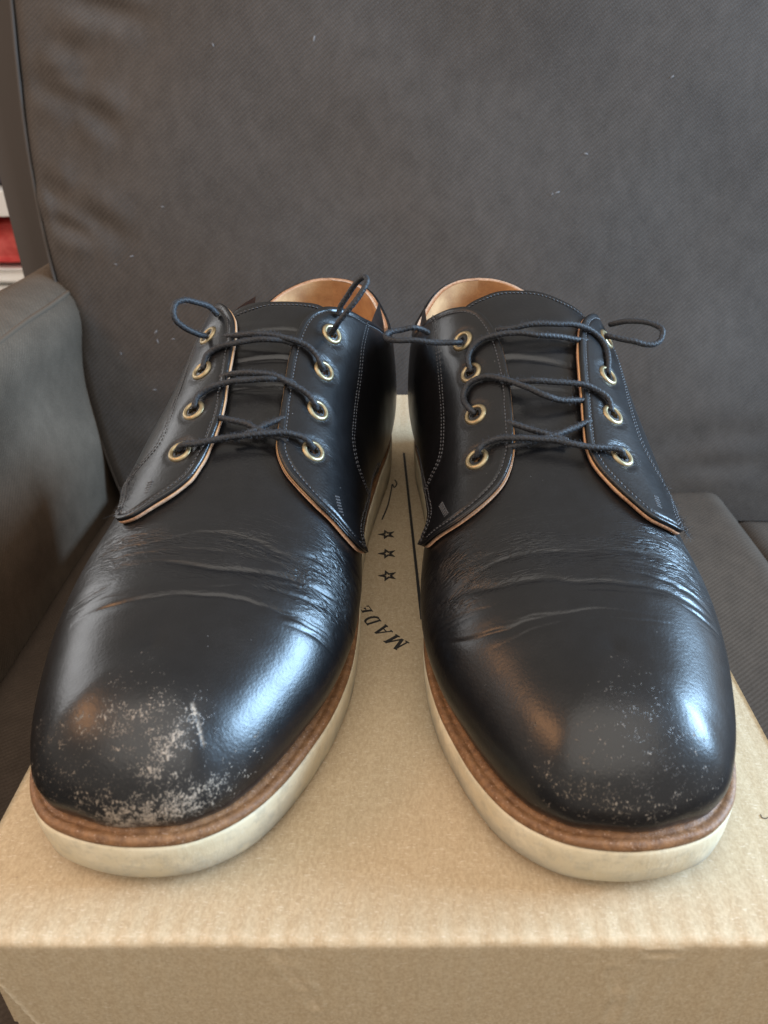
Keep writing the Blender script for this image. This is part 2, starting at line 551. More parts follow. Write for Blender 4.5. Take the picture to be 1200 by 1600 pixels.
SEAM = [(x - 0.0145 - 0.017 * min(1, max(0, (0.24 - z) / 0.28)), z) for x, z in [(-0.205, -0.150), (-0.218, -0.115), (-0.232, -0.06), (-0.245, 0.0), (-0.257, 0.05), (-0.266, 0.10), (-0.272, 0.15), (-0.275, 0.20), (-0.276, 0.25), (-0.276, 0.32), (-0.273, 0.40), (-0.262, 0.46)]]
seam_c = catmull(SEAM, 10)


def seam_x(z): return np.interp(z, seam_c[:, 1], seam_c[:, 0])


cushion = tag(empty("back_cushion", (0.02, 0.62, -0.15)), "large grey twill back cushion standing upright behind the shoes", "cushion")
CO = -np.array([0.02, 0.62, -0.15])
XR = 0.60


def segd(px, pz, a, b):
    a = np.array(a); b = np.array(b); d = b - a
    t = np.clip(((px - a[0]) * d[0] + (pz - a[1]) * d[1]) / (d @ d), 0, 1)
    return np.hypot(px - a[0] - t * d[0], pz - a[1] - t * d[1]), t


FOLDS = []   # (a, b, depth, width): creases of the cloth, metres on the cushion plane (x, z)


def fold_px(p, q, dep, wid):
    out = []
    for (px, py) in (p, q):
        dx = (px - 628) / 1200; b = (800 - py) / 1200
        dy = math.cos(PITCH) + b * math.sin(PITCH); dz = -math.sin(PITCH) + b * math.cos(PITCH)
        t = (0.578 + (0.2 + 0.12) * LEAN) / (dy - dz * LEAN)
        out.append((dx * t, 0.2 + dz * t))
    FOLDS.append((out[0], out[1], dep, wid))


for a, b, d, w in (((100, 0), (235, 30), .0040, .007), ((40, 128), (120, 160), .0040, .007), ((120, 160), (190, 200), .0034, .007),
                   ((50, 115), (150, 118), .0028, .006), ((55, 275), (100, 320), .0040, .007), ((100, 320), (200, 370), .0034, .008),
                   ((70, 345), (150, 375), .0036, .006), ((60, 60), (150, 95), .0028, .008), ((85, 430), (120, 560), .0018, .006),
                   ((180, 660), (300, 640), .0012, .010), ((1030, 690), (1190, 660), .0012, .012), ((1060, 730), (1190, 715), .0014, .008)):
    fold_px(a, b, d, w)


def cushion_front(a, b):
    z = -0.150 + b * 0.62
    xl = seam_x(z)
    x = xl + (XR - xl) * a
    bulge = 0.030 * (1 - np.abs(2 * a - 1) ** 3.0) * (1 - np.abs(2 * b - 1) ** 4)
    y = yb(z) + 0.010 - bulge
    edge = np.exp(-((x - xl) / 0.004) ** 2)
    y += 0.004 * edge
    for p, q, dep, wid in FOLDS:
        d, t = segd(x, z, p, q)
        y += dep * np.exp(-(d / wid) ** 2) * np.sin(np.pi * (0.08 + 0.84 * t)) - 0.55 * dep * np.exp(-((d - 2 * wid) / (1.3 * wid)) ** 2) * np.sin(np.pi * t)
    n = 0.0012 * np.sin(x * 23 + 3 * np.sin(z * 11)) + 0.0010 * np.sin(z * 31 + 2 * np.sin(x * 17))
    y += n
    return np.stack([x, y, z], -1) + CO


sheet("front_panel", 0.88, 0.62, cushion_front, M["twill"], cushion, 260, 200)


def cushion_side(a, b):
    z = -0.150 + b * 0.62
    xl = seam_x(z)
    y0 = yb(z) + 0.0145
    y = y0 + a * 0.15
    x = xl - (0.0045 + 0.008 * np.clip((z - 0.03) / 0.2, 0, 1)) * np.sin(np.pi * np.clip(a * 0.9 + 0.02, 0, 1)) ** 0.75 + 0.0006 * np.sin(z * 70)
    return np.stack([x, y, z], -1) + CO


sheet("side_gusset", 0.15, 0.62, cushion_side, M["twill"], cushion, 40, 120)
zz = np.linspace(-0.145, 0.46, 160)
tube("seam", np.stack([seam_x(zz) - 0.0005, yb(zz) + 0.013, zz], -1) + CO, 0.0015, M["twill"], cushion, 8)


def cushion_top(a, b):
    x = -0.262 + a * (XR + 0.262); y = yb(0.47) + 0.012 + b * 0.145
    z = 0.47 + 0.02 * np.sin(np.pi * b) * np.ones_like(a)
    return np.stack([x, y, z], -1) + CO


sheet("top_gusset", 0.86, 0.15, cushion_top, M["twill"], cushion, 40, 12)

# lint caught in the weave
lv, lf = [], []
for k in range(14):
    if k < 14:
        px, py = [(247, 327), (195, 408), (168, 422), (862, 303), (233, 530), (262, 540), (236, 545), (174, 568), (231, 623), (870, 300), (490, 60), (915, 240), (1050, 120), (330, 70)][k]
    else:
        px, py = rng.uniform(30, 1190), rng.uniform(0, 740)
    dx = (px - 628) / 1200; b = (800 - py) / 1200
    dy = math.cos(PITCH) + b * math.sin(PITCH); dz = -math.sin(PITCH) + b * math.cos(PITCH)
    t = (0.578 + (0.2 + 0.12) * LEAN - 0.02) / (dy - dz * LEAN)
    x, z = dx * t, 0.2 + dz * t
    a = (x - seam_x(z)) / (XR - seam_x(z)); bb = (z + 0.150) / 0.62
    P = cushion_front(np.array(a), np.array(bb)) + np.array([0, -0.0006, 0])
    r = rng.uniform(0.0004, 0.0009) if k >= 14 else rng.uniform(0.0008, 0.0014)
    ang = rng.uniform(0, 6.28); i0 = len(lv)
    for th in np.linspace(0, 2 * np.pi, 6, endpoint=False):
        c, s = r * 1.6 * math.cos(th), r * 0.5 * math.sin(th)
        lv.append(P + np.array([c * math.cos(ang) - s * math.sin(ang), 0, c * math.sin(ang) + s * math.cos(ang)]))
    lv.append(P + np.array([0, -0.0004, 0]))
    lf += [(i0 + i, i0 + (i + 1) % 6, i0 + 6) for i in range(6)]
tag(mesh_obj("lint", lv, lf, M["lint"], cushion), kind="stuff")


# ---- seat cushions
def seat_block(name, x0, x1, z, label):
    root = tag(empty(name, ((x0 + x1) / 2, 0.28, z - 0.15)), label, "cushion")

    def top(a, b):
        x = x0 + (x1 - x0) * a; y = -0.28 + 0.875 * b
        ex = np.minimum(a, 1 - a) * (x1 - x0); ey = np.minimum(b, 1 - b) * 0.875
        R = 0.022
        dropx = np.where(ex < R, R - np.sqrt(np.maximum(R * R - (R - ex) ** 2, 0)), 0)
        dropy = np.where(ey < R, R - np.sqrt(np.maximum(R * R - (R - ey) ** 2, 0)), 0)
        h = z - np.maximum(dropx, dropy) + 0.0012 * np.sin(x * 31 + y * 9) + 0.001 * np.sin(y * 27 + 1.3)
        return np.stack([x, y, h], -1) - np.array([(x0 + x1) / 2, 0.28, z - 0.15])
    sheet("top_panel", x1 - x0, 0.875, top, M["twill_seat"], root, 120, 160)
    b = bm_obj("side_band", box_mesh(x0 + 0.0006, x1 - 0.0006, -0.2794, 0.594, z - 0.149, z - 0.021, 0), M["twill_seat"], root, False)
    b.location = -Vector(((x0 + x1) / 2, 0.28, z - 0.15))
    return root


seat_block("seat_cushion", -0.250, 0.281, -0.120, "grey brown seat cushion under the cardboard box")
seat_block("seat_cushion", 0.287, 0.80, -0.150, "seat cushion at the right of the box, set low to stand in for shade")  # drop and gap added to imitate a shaded triangle on the seat

# ---- the far corner of the room at the left
shelf = tag(empty("shelf", (-0.85, 1.36, -0.55)), "white shelf with stacked clothes behind the armchair", "shelf")
SO_ = Vector((0.85, -1.36, 0.55))
for z0, z1 in ((-0.004, 0.033), (-0.150, -0.118), (0.30, 0.335)):
    bm_obj("shelf_board", box_mesh(-1.28, -0.50, 1.22, 1.52, z0, z1, 0.002), M["white"], shelf, False).location = SO_
for x in (-1.30, -0.50):
    bm_obj("side_panel", box_mesh(x, x + 0.02, 1.215, 1.525, -0.55, 0.50, 0.002), M["white"], shelf, False).location = SO_


def cloth_pile(name, x0, x1, y0, y1, z0, z1, mat, label, seed):
    n, m = 48, 24
    th = np.linspace(0, 2 * np.pi, n, endpoint=False)
    r = np.random.default_rng(seed)
    ph = r.uniform(0, 6.28, 6)
    V = []
    for t in th:
        for s in np.linspace(0.001, 0.999, m):
            la = (s - 0.5) * np.pi
            cx = np.sign(np.cos(t)) * abs(np.cos(t)) ** 0.35; cy = np.sign(np.sin(t)) * abs(np.sin(t)) ** 0.35
            c = np.cos(la) ** 0.3; h = np.sign(np.sin(la)) * abs(np.sin(la)) ** 0.5
            w = 1 + 0.05 * np.sin(5 * t + ph[0] + 9 * s) + 0.045 * np.sin(26 * s + ph[1] + 2 * t) + 0.03 * np.sin(11 * t + ph[2])
            V.append(((x0 + x1) / 2 + (x1 - x0) / 2 * cx * c * w, (y0 + y1) / 2 + (y1 - y0) / 2 * cy * c * w, (z0 + z1) / 2 + (z1 - z0) / 2 * h))
    o = mesh_obj(name, V, grid_faces(n, m, wrap=True), mat)
    return tag(o, label, "clothes")


cloth_pile("folded_garment", -0.80, -0.545, 1.26, 1.46, -0.118, -0.085, M["white"], "white garment lying flat under the crumpled red one", 1)
cloth_pile("folded_garment", -0.80, -0.560, 1.26, 1.46, -0.086, -0.018, M["red"], "crumpled red garment on the lower shelf board", 4)
cloth_pile("folded_garment", -0.80, -0.560, 1.26, 1.46, 0.033, 0.072, M["purple"], "dark purple folded garment on the upper white shelf board", 2)
cloth_pile("folded_garment", -0.80, -0.565, 1.26, 1.46, 0.071, 0.200, M["blue"], "pale blue garment lying on the dark purple one", 3)


# ================================================================== the cardboard box
box = tag(empty("cardboard_box", (0.00125, 0.308, -0.12)), "brown cardboard shoe box with printed stars and letters, under the shoes", "box")
BO = -np.array([0.00125, 0.308, -0.12])
X0, X1, Y0B, Y1B = -0.1223, 0.1248, 0.1163, 0.4993


def card_sheet(name, pts_top, faces, wear, uvw=None):
    return mesh_obj(name, pts_top, faces, M["card"], box, attrs={"wear": wear})


# lid top, wrapped over a soft fold into the tapered front flap (one bent sheet, 3 mm thick)
prof = []   # (y, z) of the sheet's outer face from back to front, then down
for y in np.linspace(Y1B, Y0B + 0.0022, 150): prof.append((y, 0.0, Y0B + 0.0022 - y))
R = 0.0022
for k in np.linspace(0.08, 1, 9): prof.append((Y0B + R - R * math.sin(k * math.pi / 2), -R + R * math.cos(k * math.pi / 2), 0.0))
for z in np.linspace(-R - 0.0012, -0.105, 70): prof.append((Y0B - 0.03 * (z + R) * 0.25, z, -z - R))
prof = np.array(prof)
nx = 130
P = np.zeros((len(prof), nx, 3)); wear = np.zeros((len(prof), nx))
tn = smooth_noise(21); tn2 = smooth_noise(22)
for i, (y, z, d) in enumerate(prof):
    xl, xr = X0, X1
    if z < -0.003:   # flap tapers in towards its free end, with a softly torn rim
        k = min(1, (-z - 0.003) / 0.018); k2 = max(0, (-z - 0.019))
        xl = X0 + 0.0105 * k ** 1.2 + 0.25 * k2 + 0.0006 * tn(z * 900)
        xr = X1 - 0.0105 * k ** 1.2 - 0.25 * k2 + 0.0006 * tn2(z * 900)
    x = np.linspace(xl, xr, nx)
    P[i, :, 0] = x
    P[i, :, 1] = y - 0.00035 * np.array([tn(q * 60) for q in x]) * (1 if z < -0.001 else 0.4) * (0 if d < -0.05 else 1)
    P[i, :, 2] = z
    foldw = math.exp(-(abs(d) / 0.0011) ** 2) if abs(d) < 0.02 else 0
    ed = np.minimum(x - xl, xr - x)
    wear[i] = 0.38 * foldw + 0.9 * np.exp(-(ed / 0.0009) ** 2)
# a dent along the fold, pressed flutes, two cracks and a small tear in the flap
for i in range(len(prof)):
    if prof[i, 1] > -0.006 and prof[i, 0] < Y0B + 0.02:
        P[i, :, 2] += 0.00018 * np.sin(P[i, :, 0] * 2 * np.pi / 0.0075) * math.exp(-((prof[i, 0] - Y0B - 0.002) / 0.006) ** 2)
CR = [((-0.0345, -0.003), (-0.0315, -0.012)), ((-0.0315, -0.012), (-0.0275, -0.021)), ((-0.0275, -0.021), (-0.0245, -0.032)), ((0.057, -0.012), (0.0605, -0.026)), ((0.0605, -0.026), (0.060, -0.038)), ((0.0655, -0.0045), (0.0720, -0.0050))]
for (a, b) in CR:
    d, t = segd(P[..., 0], P[..., 2], a, b)
    on = (prof[:, 1] < -0.0015)[:, None]
    P[..., 1] += np.where(on, 0.0006 * np.exp(-(d / 0.0008) ** 2) - 0.0003 * np.exp(-((d - 0.002) / 0.0012) ** 2), 0)
    wear += np.where(on, 0.55 * np.exp(-(d / 0.0009) ** 2), 0)
d, t = segd(P[..., 0], P[..., 1], (0.0465, 0.1225), (0.0490, 0.1262)); wear += (prof[:, 1] > -0.001)[:, None] * 0.8 * np.exp(-(d / 0.0012) ** 2)
Pin = P.copy()
nrm = np.zeros_like(prof[:, :2]); tg = np.gradient(prof[:, :2], axis=0); nrm[:, 0], nrm[:, 1] = tg[:, 1], -tg[:, 0]
nrm /= np.linalg.norm(nrm, axis=1, keepdims=True)
Pin[..., 1] -= 0.0026 * nrm[:, None, 0]; Pin[..., 2] -= 0.0026 * nrm[:, None, 1]
if Pin[10, 5, 2] > 0:
    Pin = P.copy(); Pin[..., 1] += 0.0026 * nrm[:, None, 0]; Pin[..., 2] += 0.0026 * nrm[:, None, 1]
n_, m_ = P.shape[:2]
allv = np.vstack([P.reshape(-1, 3), Pin.reshape(-1, 3)]) + BO
f = [grid_faces(n_, m_), grid_faces(n_, m_, base=n_ * m_, flip=True)]
rim = []
bnd = [(i, 0) for i in range(n_)] + [(n_ - 1, j) for j in range(1, m_)] + [(i, m_ - 1) for i in range(n_ - 2, -1, -1)] + [(0, j) for j in range(m_ - 2, 0, -1)]
bi = [i * m_ + j for i, j in bnd]
for a, b in zip(bi, bi[1:] + bi[:1]): rim.append((a, b, b + n_ * m_, a + n_ * m_))
f.append(np.array(rim))
card_sheet("lid", allv, np.vstack(f), np.concatenate([wear.ravel(), wear.ravel() * 0]))
# side flaps of the lid and the tray below
for xa, xb in ((X0 + 0.0008, X0 + 0.0032), (X1 - 0.0032, X1 - 0.0008)):
    o = bm_obj("side_flap", box_mesh(xa, xb, Y0B + 0.010, Y1B - 0.001, -0.060, -0.0027, 0.0004), M["card"], box, False); o.location = BO
o = bm_obj("tray", box_mesh(X0 + 0.0040, X1 - 0.0040, Y0B + 0.0075, Y1B - 0.003, -0.1199, -0.0029, 0.0006), M["card"], box, False); o.location = BO


# ---- print on the lid
def print_obj(name, polys, z=0.00012, th=0.00012):
    v, f = [], []
    for p in polys:
        i = len(v); n = len(p)
        v += [(x, y, z + th) for x, y in p] + [(x, y, z - 0.0001) for x, y in p]
        f.append(tuple(range(i, i + n)))
        f += [(i + k, i + n + k, i + n + (k + 1) % n, i + (k + 1) % n) for k in range(n)]
    return mesh_obj(name, np.array(v) + BO, f, M["ink"], box, smooth=False)


def gpx(px, py):
    dx = (px - 628) / 1200; b = (800 - py) / 1200
    dy = math.cos(PITCH) + b * math.sin(PITCH); dz = -math.sin(PITCH) + b * math.cos(PITCH)
    t = -0.2 / dz
    return np.array([dx * t, dy * t])


def star(cx, cy, r, rot):
    out = [(cx + (r if k % 2 == 0 else r * 0.42) * math.cos(rot + k * math.pi / 5), cy + (r if k % 2 == 0 else r * 0.42) * math.sin(rot + k * math.pi / 5)) for k in range(10)]
    inn = [(cx + (r if k % 2 == 0 else r * 0.42) * 0.42 * math.cos(rot + k * math.pi / 5), cy + (r if k % 2 == 0 else r * 0.42) * 0.42 * math.sin(rot + k * math.pi / 5)) for k in range(10)]
    return [[out[k], out[(k + 1) % 10], inn[(k + 1) % 10], inn[k]] for k in range(10)]


for px, py in STARS:
    c = gpx(px, py)
    print_obj("printed_star", star(c[0], c[1], 0.0045, math.pi))


def stroke(a, b, w):
    a, b = np.array(a, float), np.array(b, float); d = b - a; n = np.array([-d[1], d[0]]) / np.hypot(*d) * w / 2
    return [tuple(a + n), tuple(b + n), tuple(b - n), tuple(a - n)]


TH, TK, SF = 0.10, 0.19, 0.07
GLYPH = {
    'M': [stroke((0.12, 0), (0.12, 1), TH), stroke((0.12, 1), (0.5, 0.05), TK), stroke((0.5, 0.05), (0.88, 1), TH), stroke((0.90, 0), (0.90, 1), TK), stroke((0, 0.035), (0.28, 0.035), SF), stroke((0.74, 0.035), (1.06, 0.035), SF), stroke((0, 0.965), (0.20, 0.965), SF), stroke((0.84, 0.965), (1.04, 0.965), SF)],
    'A': [stroke((0.10, 0), (0.43, 1), TH), stroke((0.43, 1), (0.80, 0), TK), stroke((0.2, 0.34), (0.66, 0.34), SF), stroke((0, 0.035), (0.24, 0.035), SF), stroke((0.62, 0.035), (0.94, 0.035), SF)],
    'D': [stroke((0.16, 0), (0.16, 1), TK), stroke((0.02, 0.035), (0.45, 0.035), SF), stroke((0.02, 0.965), (0.45, 0.965), SF)] + [stroke((0.42 + 0.36 * math.sin(k * math.pi / 8), 0.5 + 0.465 * math.cos(k * math.pi / 8)), (0.42 + 0.36 * math.sin((k + 1) * math.pi / 8), 0.5 + 0.465 * math.cos((k + 1) * math.pi / 8)), 0.10 + 0.10 * math.sin((k + .5) * math.pi / 8)) for k in range(8)],
    'E': [stroke((0.16, 0), (0.16, 1), TK), stroke((0.02, 0.035), (0.66, 0.035), SF), stroke((0.02, 0.965), (0.62, 0.965), SF), stroke((0.16, 0.52), (0.46, 0.52), SF), stroke((0.64, 0), (0.64, 0.24), SF), stroke((0.60, 1), (0.60, 0.78), SF), stroke((0.46, 0.42), (0.46, 0.62), SF)],
}
for ch, base_px, end_px, hpx in LETTERS:
    o0, o1, oh = gpx(*base_px), gpx(*end_px), gpx(*hpx)
    ex = o1 - o0; up = oh - o0
    wd = {'M': 1.06, 'A': 0.94, 'D': 0.86, 'E': 0.70}[ch]
    polys = [[tuple(o0 + ex * (x / wd) + up * y) for x, y in p] for p in GLYPH[ch]]
    # lift overlapping strokes a hair apart
    v_, f_ = [], []
    for kk, p in enumerate(polys):
        i = len(v_); z = 0.00015 + 0.00002 * kk
        v_ += [(x, y, z) for x, y in p] + [(x, y, -0.0001) for x, y in p]
        f_ += [(i, i + 1, i + 2, i + 3)] + [(i + k, i + 4 + k, i + 4 + (k + 1) % 4, i + (k + 1) % 4) for k in range(4)]
    mesh_obj("printed_letter", np.array(v_) + BO, f_, M["ink"], box, smooth=False)
la, lb = gpx(631, 708), gpx(659, 968)
print_obj("printed_line", [stroke(la, lb, 0.0013)])


def squiggle(pxs, w):
    p = catmull([gpx(*q) for q in pxs], 6)
    out = []
    for a, b in zip(p[:-1], p[1:]): out.append(stroke(a, b + (b - a) * 0.15, w))
    return out


print_obj("printed_mark", squiggle([(597, 812), (606, 790), (611, 768), (613, 757), (616, 762), (620, 756), (617, 750)], 0.0007))
print_obj("printed_mark", squiggle([(1188, 1273), (1191, 1278), (1197, 1279), (1204, 1275), (1210, 1268)], 0.00016))
# ================================================================== the shoes
# ---- surface of the last (mm): v runs from toe to heel, w towards the inner side, z up
# ---------- shoe ----------
L=300.
WIDE=0.
def qv(v): return math.acos(1-2*min(max(v/L,0),1))/math.pi
def cspline(xs,ys):
    xs=np.array(xs,float);ys=np.array(ys,float)
    h=np.diff(xs);d=np.diff(ys)/h;m=np.zeros(len(xs))
    m[1:-1]=(d[:-1]*h[1:]+d[1:]*h[:-1])/(h[1:]+h[:-1]);m[0]=1.5*d[0]-.5*m[1] if len(xs)>2 else d[0];m[-1]=1.5*d[-1]-.5*m[-2] if len(xs)>2 else d[-1]
    def f(x):
        x=np.clip(np.asarray(x,float),xs[0],xs[-1]);i=np.clip(np.searchsorted(xs,x)-1,0,len(xs)-2)
        t=(x-xs[i])/h[i]
        return (2*t**3-3*t**2+1)*ys[i]+(t**3-2*t**2+t)*h[i]*m[i]+(-2*t**3+3*t**2)*ys[i+1]+(t**3-t**2)*h[i]*m[i+1]
    return f
OUT=[(0, 0), (3, 18.5), (8, 27.5), (17, 35), (38, 45.5), (60, 52.8), (85, 57.5), (105, 58), (140, 57.5), (175, 54), (215, 47), (250, 39.5), (275, 35), (290, 25), (297, 14.5), (300, 0)]
INN=[(0, 0), (3, 18.5), (8, 27.5), (17, 35.2), (38, 45), (60, 53), (85, 56), (105, 55), (140, 49.5), (175, 45), (215, 44.5), (250, 42.5), (275, 34.5), (290, 25), (297, 14.5), (300, 0)]
SO=[(0,0),(1.2,11),(3,17.7),(8,25.5),(14,31),(25,37),(42,43),(60,47.5),(85,50.5),(105,50.5),(140,45.5),(175,41),(215,39.5),(250,39),(275,34),(290,24.5),(297,14),(300,0)]
SI=[(0,0),(1.2,11),(3,17.7),(8,26.2),(17,34.5),(28,40),(42,44.5),(60,48.5),(80,50),(105,48),(140,42),(175,38.5),(215,38),(250,38),(275,33.5),(290,24.5),(297,14),(300,0)]
WS={-1:cspline([qv(v) for v,w in SO],[w for v,w in SO]),1:cspline([qv(v) for v,w in SI],[w for v,w in SI])}
W={-1:cspline([qv(v) for v,w in OUT],[w-1.9*min(1,v/20,(300-v)/12) for v,w in OUT]),1:cspline([qv(v) for v,w in INN],[w-1.9*min(1,v/20,(300-v)/12) for v,w in INN])}
def spring(v): v=np.asarray(v,float); return 4.*np.clip(1-v/65.,0,1)**2
SOLE_TOP=cspline([0,60,120,200,300],[15,15,15.5,20,23])
ZS=cspline([30,42,60,83,100,125,150,175,200,230,258,300],[49,53.5,58.5,63,68,79.5,92.5,105,116,122,122,122])
NE=cspline([0,40,90,130,170,205,240,300],[2.12,2.25,2.5,2.3,2.4,3.0,3.5,3.25])
BU=cspline([0,40,90,140,200,260,300],[2.4,3.0,2.8,2,1,2.5,2.5])
def outline(side,q,inset=0.,tab=None):
    tab=tab or W
    q=np.asarray(q,float);e=1e-4
    f=lambda t:(L/2*(1-np.cos(np.pi*t)),np.sign(1-t)*np.sign(t)*tab[side](np.clip(np.where(t<0,-t,np.where(t>1,2-t,t)),0,1)))
    v,w=f(q);v1,w1=f(q+e);v0,w0=f(q-e)
    tv,tw=v1-v0,w1-w0;n=np.hypot(tv,tw)+1e-12
    nv,nw=-tw/n,tv/n
    return v-nv*inset,(w-nw*inset)*side
def surf(side,q,u,off=0.,inset=4.6):
    """last surface in mm, local (v,w,z)"""
    q,u=np.broadcast_arrays(np.asarray(q,float),np.asarray(u,float))
    def P(q,u):
        v,_=outline(side,q,0);ev,ew=outline(side,q,inset)
        k=9.;vs=42+k*np.log1p(np.exp(np.clip((v-42)/k,-40,40)));vs=258-k*np.log1p(np.exp(np.clip((258-vs)/k,-40,40)))
        zs=ZS(vs);ze=SOLE_TOP(v)+spring(v)+2.4
        ex=2/NE(v);ph=u*np.pi/2
        C=np.cos(ph)**ex;H=np.sin(ph)**ex
        dv,dw=ev-vs,ew
        dl=np.hypot(dv,dw)+1e-9
        b=BU(v)*(H/.25)*np.exp(1-H/.25)
        pull=np.clip(W[side](np.clip(q,0,1))-4.6-(WS[side](np.clip(q,0,1))-4.2)+1.6*np.clip(v/25,0,1)*np.clip((130-v)/30,0,1),0,20)
        r=dl*C+b*np.minimum(1,C*4)-pull*np.exp(-(H/.18)**1.5)
        wd=1+WIDE*np.exp(-((vs-190)/45.)**2)*np.clip(H*1.6-.2,0,1)
        return np.stack([vs+dv/dl*r,dw/dl*r*wd,ze+(zs-ze)*H],-1)
    p=P(q,u)
    if np.any(np.asarray(off)!=0):
        e=2e-3
        qa,qb=np.clip(q-e,0,1),np.clip(q+e,0,1);ua,ub=np.clip(u-e,0.002,.995),np.clip(u+e,.005,.998)
        n=np.cross(P(qb,u)-P(qa,u),P(q,ub)-P(q,ua))*(-side)
        n/=np.linalg.norm(n,axis=-1,keepdims=True)+1e-12
        p=p+n*np.asarray(off)[...,None] if np.ndim(off) else p+n*off
    return p
# placement: mirror plane x=XM in box-aligned world, +-HALF at toe
XM=-6.78;HALF=71.24;Y0=131.5;PROT=.03;YAWS=.11
def place(shoe,p):
    """shoe=-1 picture-left, 1 picture-right"""
    p=np.asarray(p,float);c,s=math.cos(YAWS),math.sin(YAWS)
    xin=-HALF+p[...,0]*s+p[...,1]*c; y=Y0+p[...,0]*c-p[...,1]*s
    x=xin if shoe<0 else -xin;c,s=math.cos(PROT),math.sin(PROT);y=y-Y0
    return np.stack([XM+x*c+y*s,Y0+y*c-x*s,p[...,2]],-1)



def q_of(v): return np.arccos(np.clip(1 - 2 * np.asarray(v, float) / L, -1, 1)) / np.pi
def v_of(q): return L / 2 * (1 - np.cos(np.pi * np.asarray(q, float)))


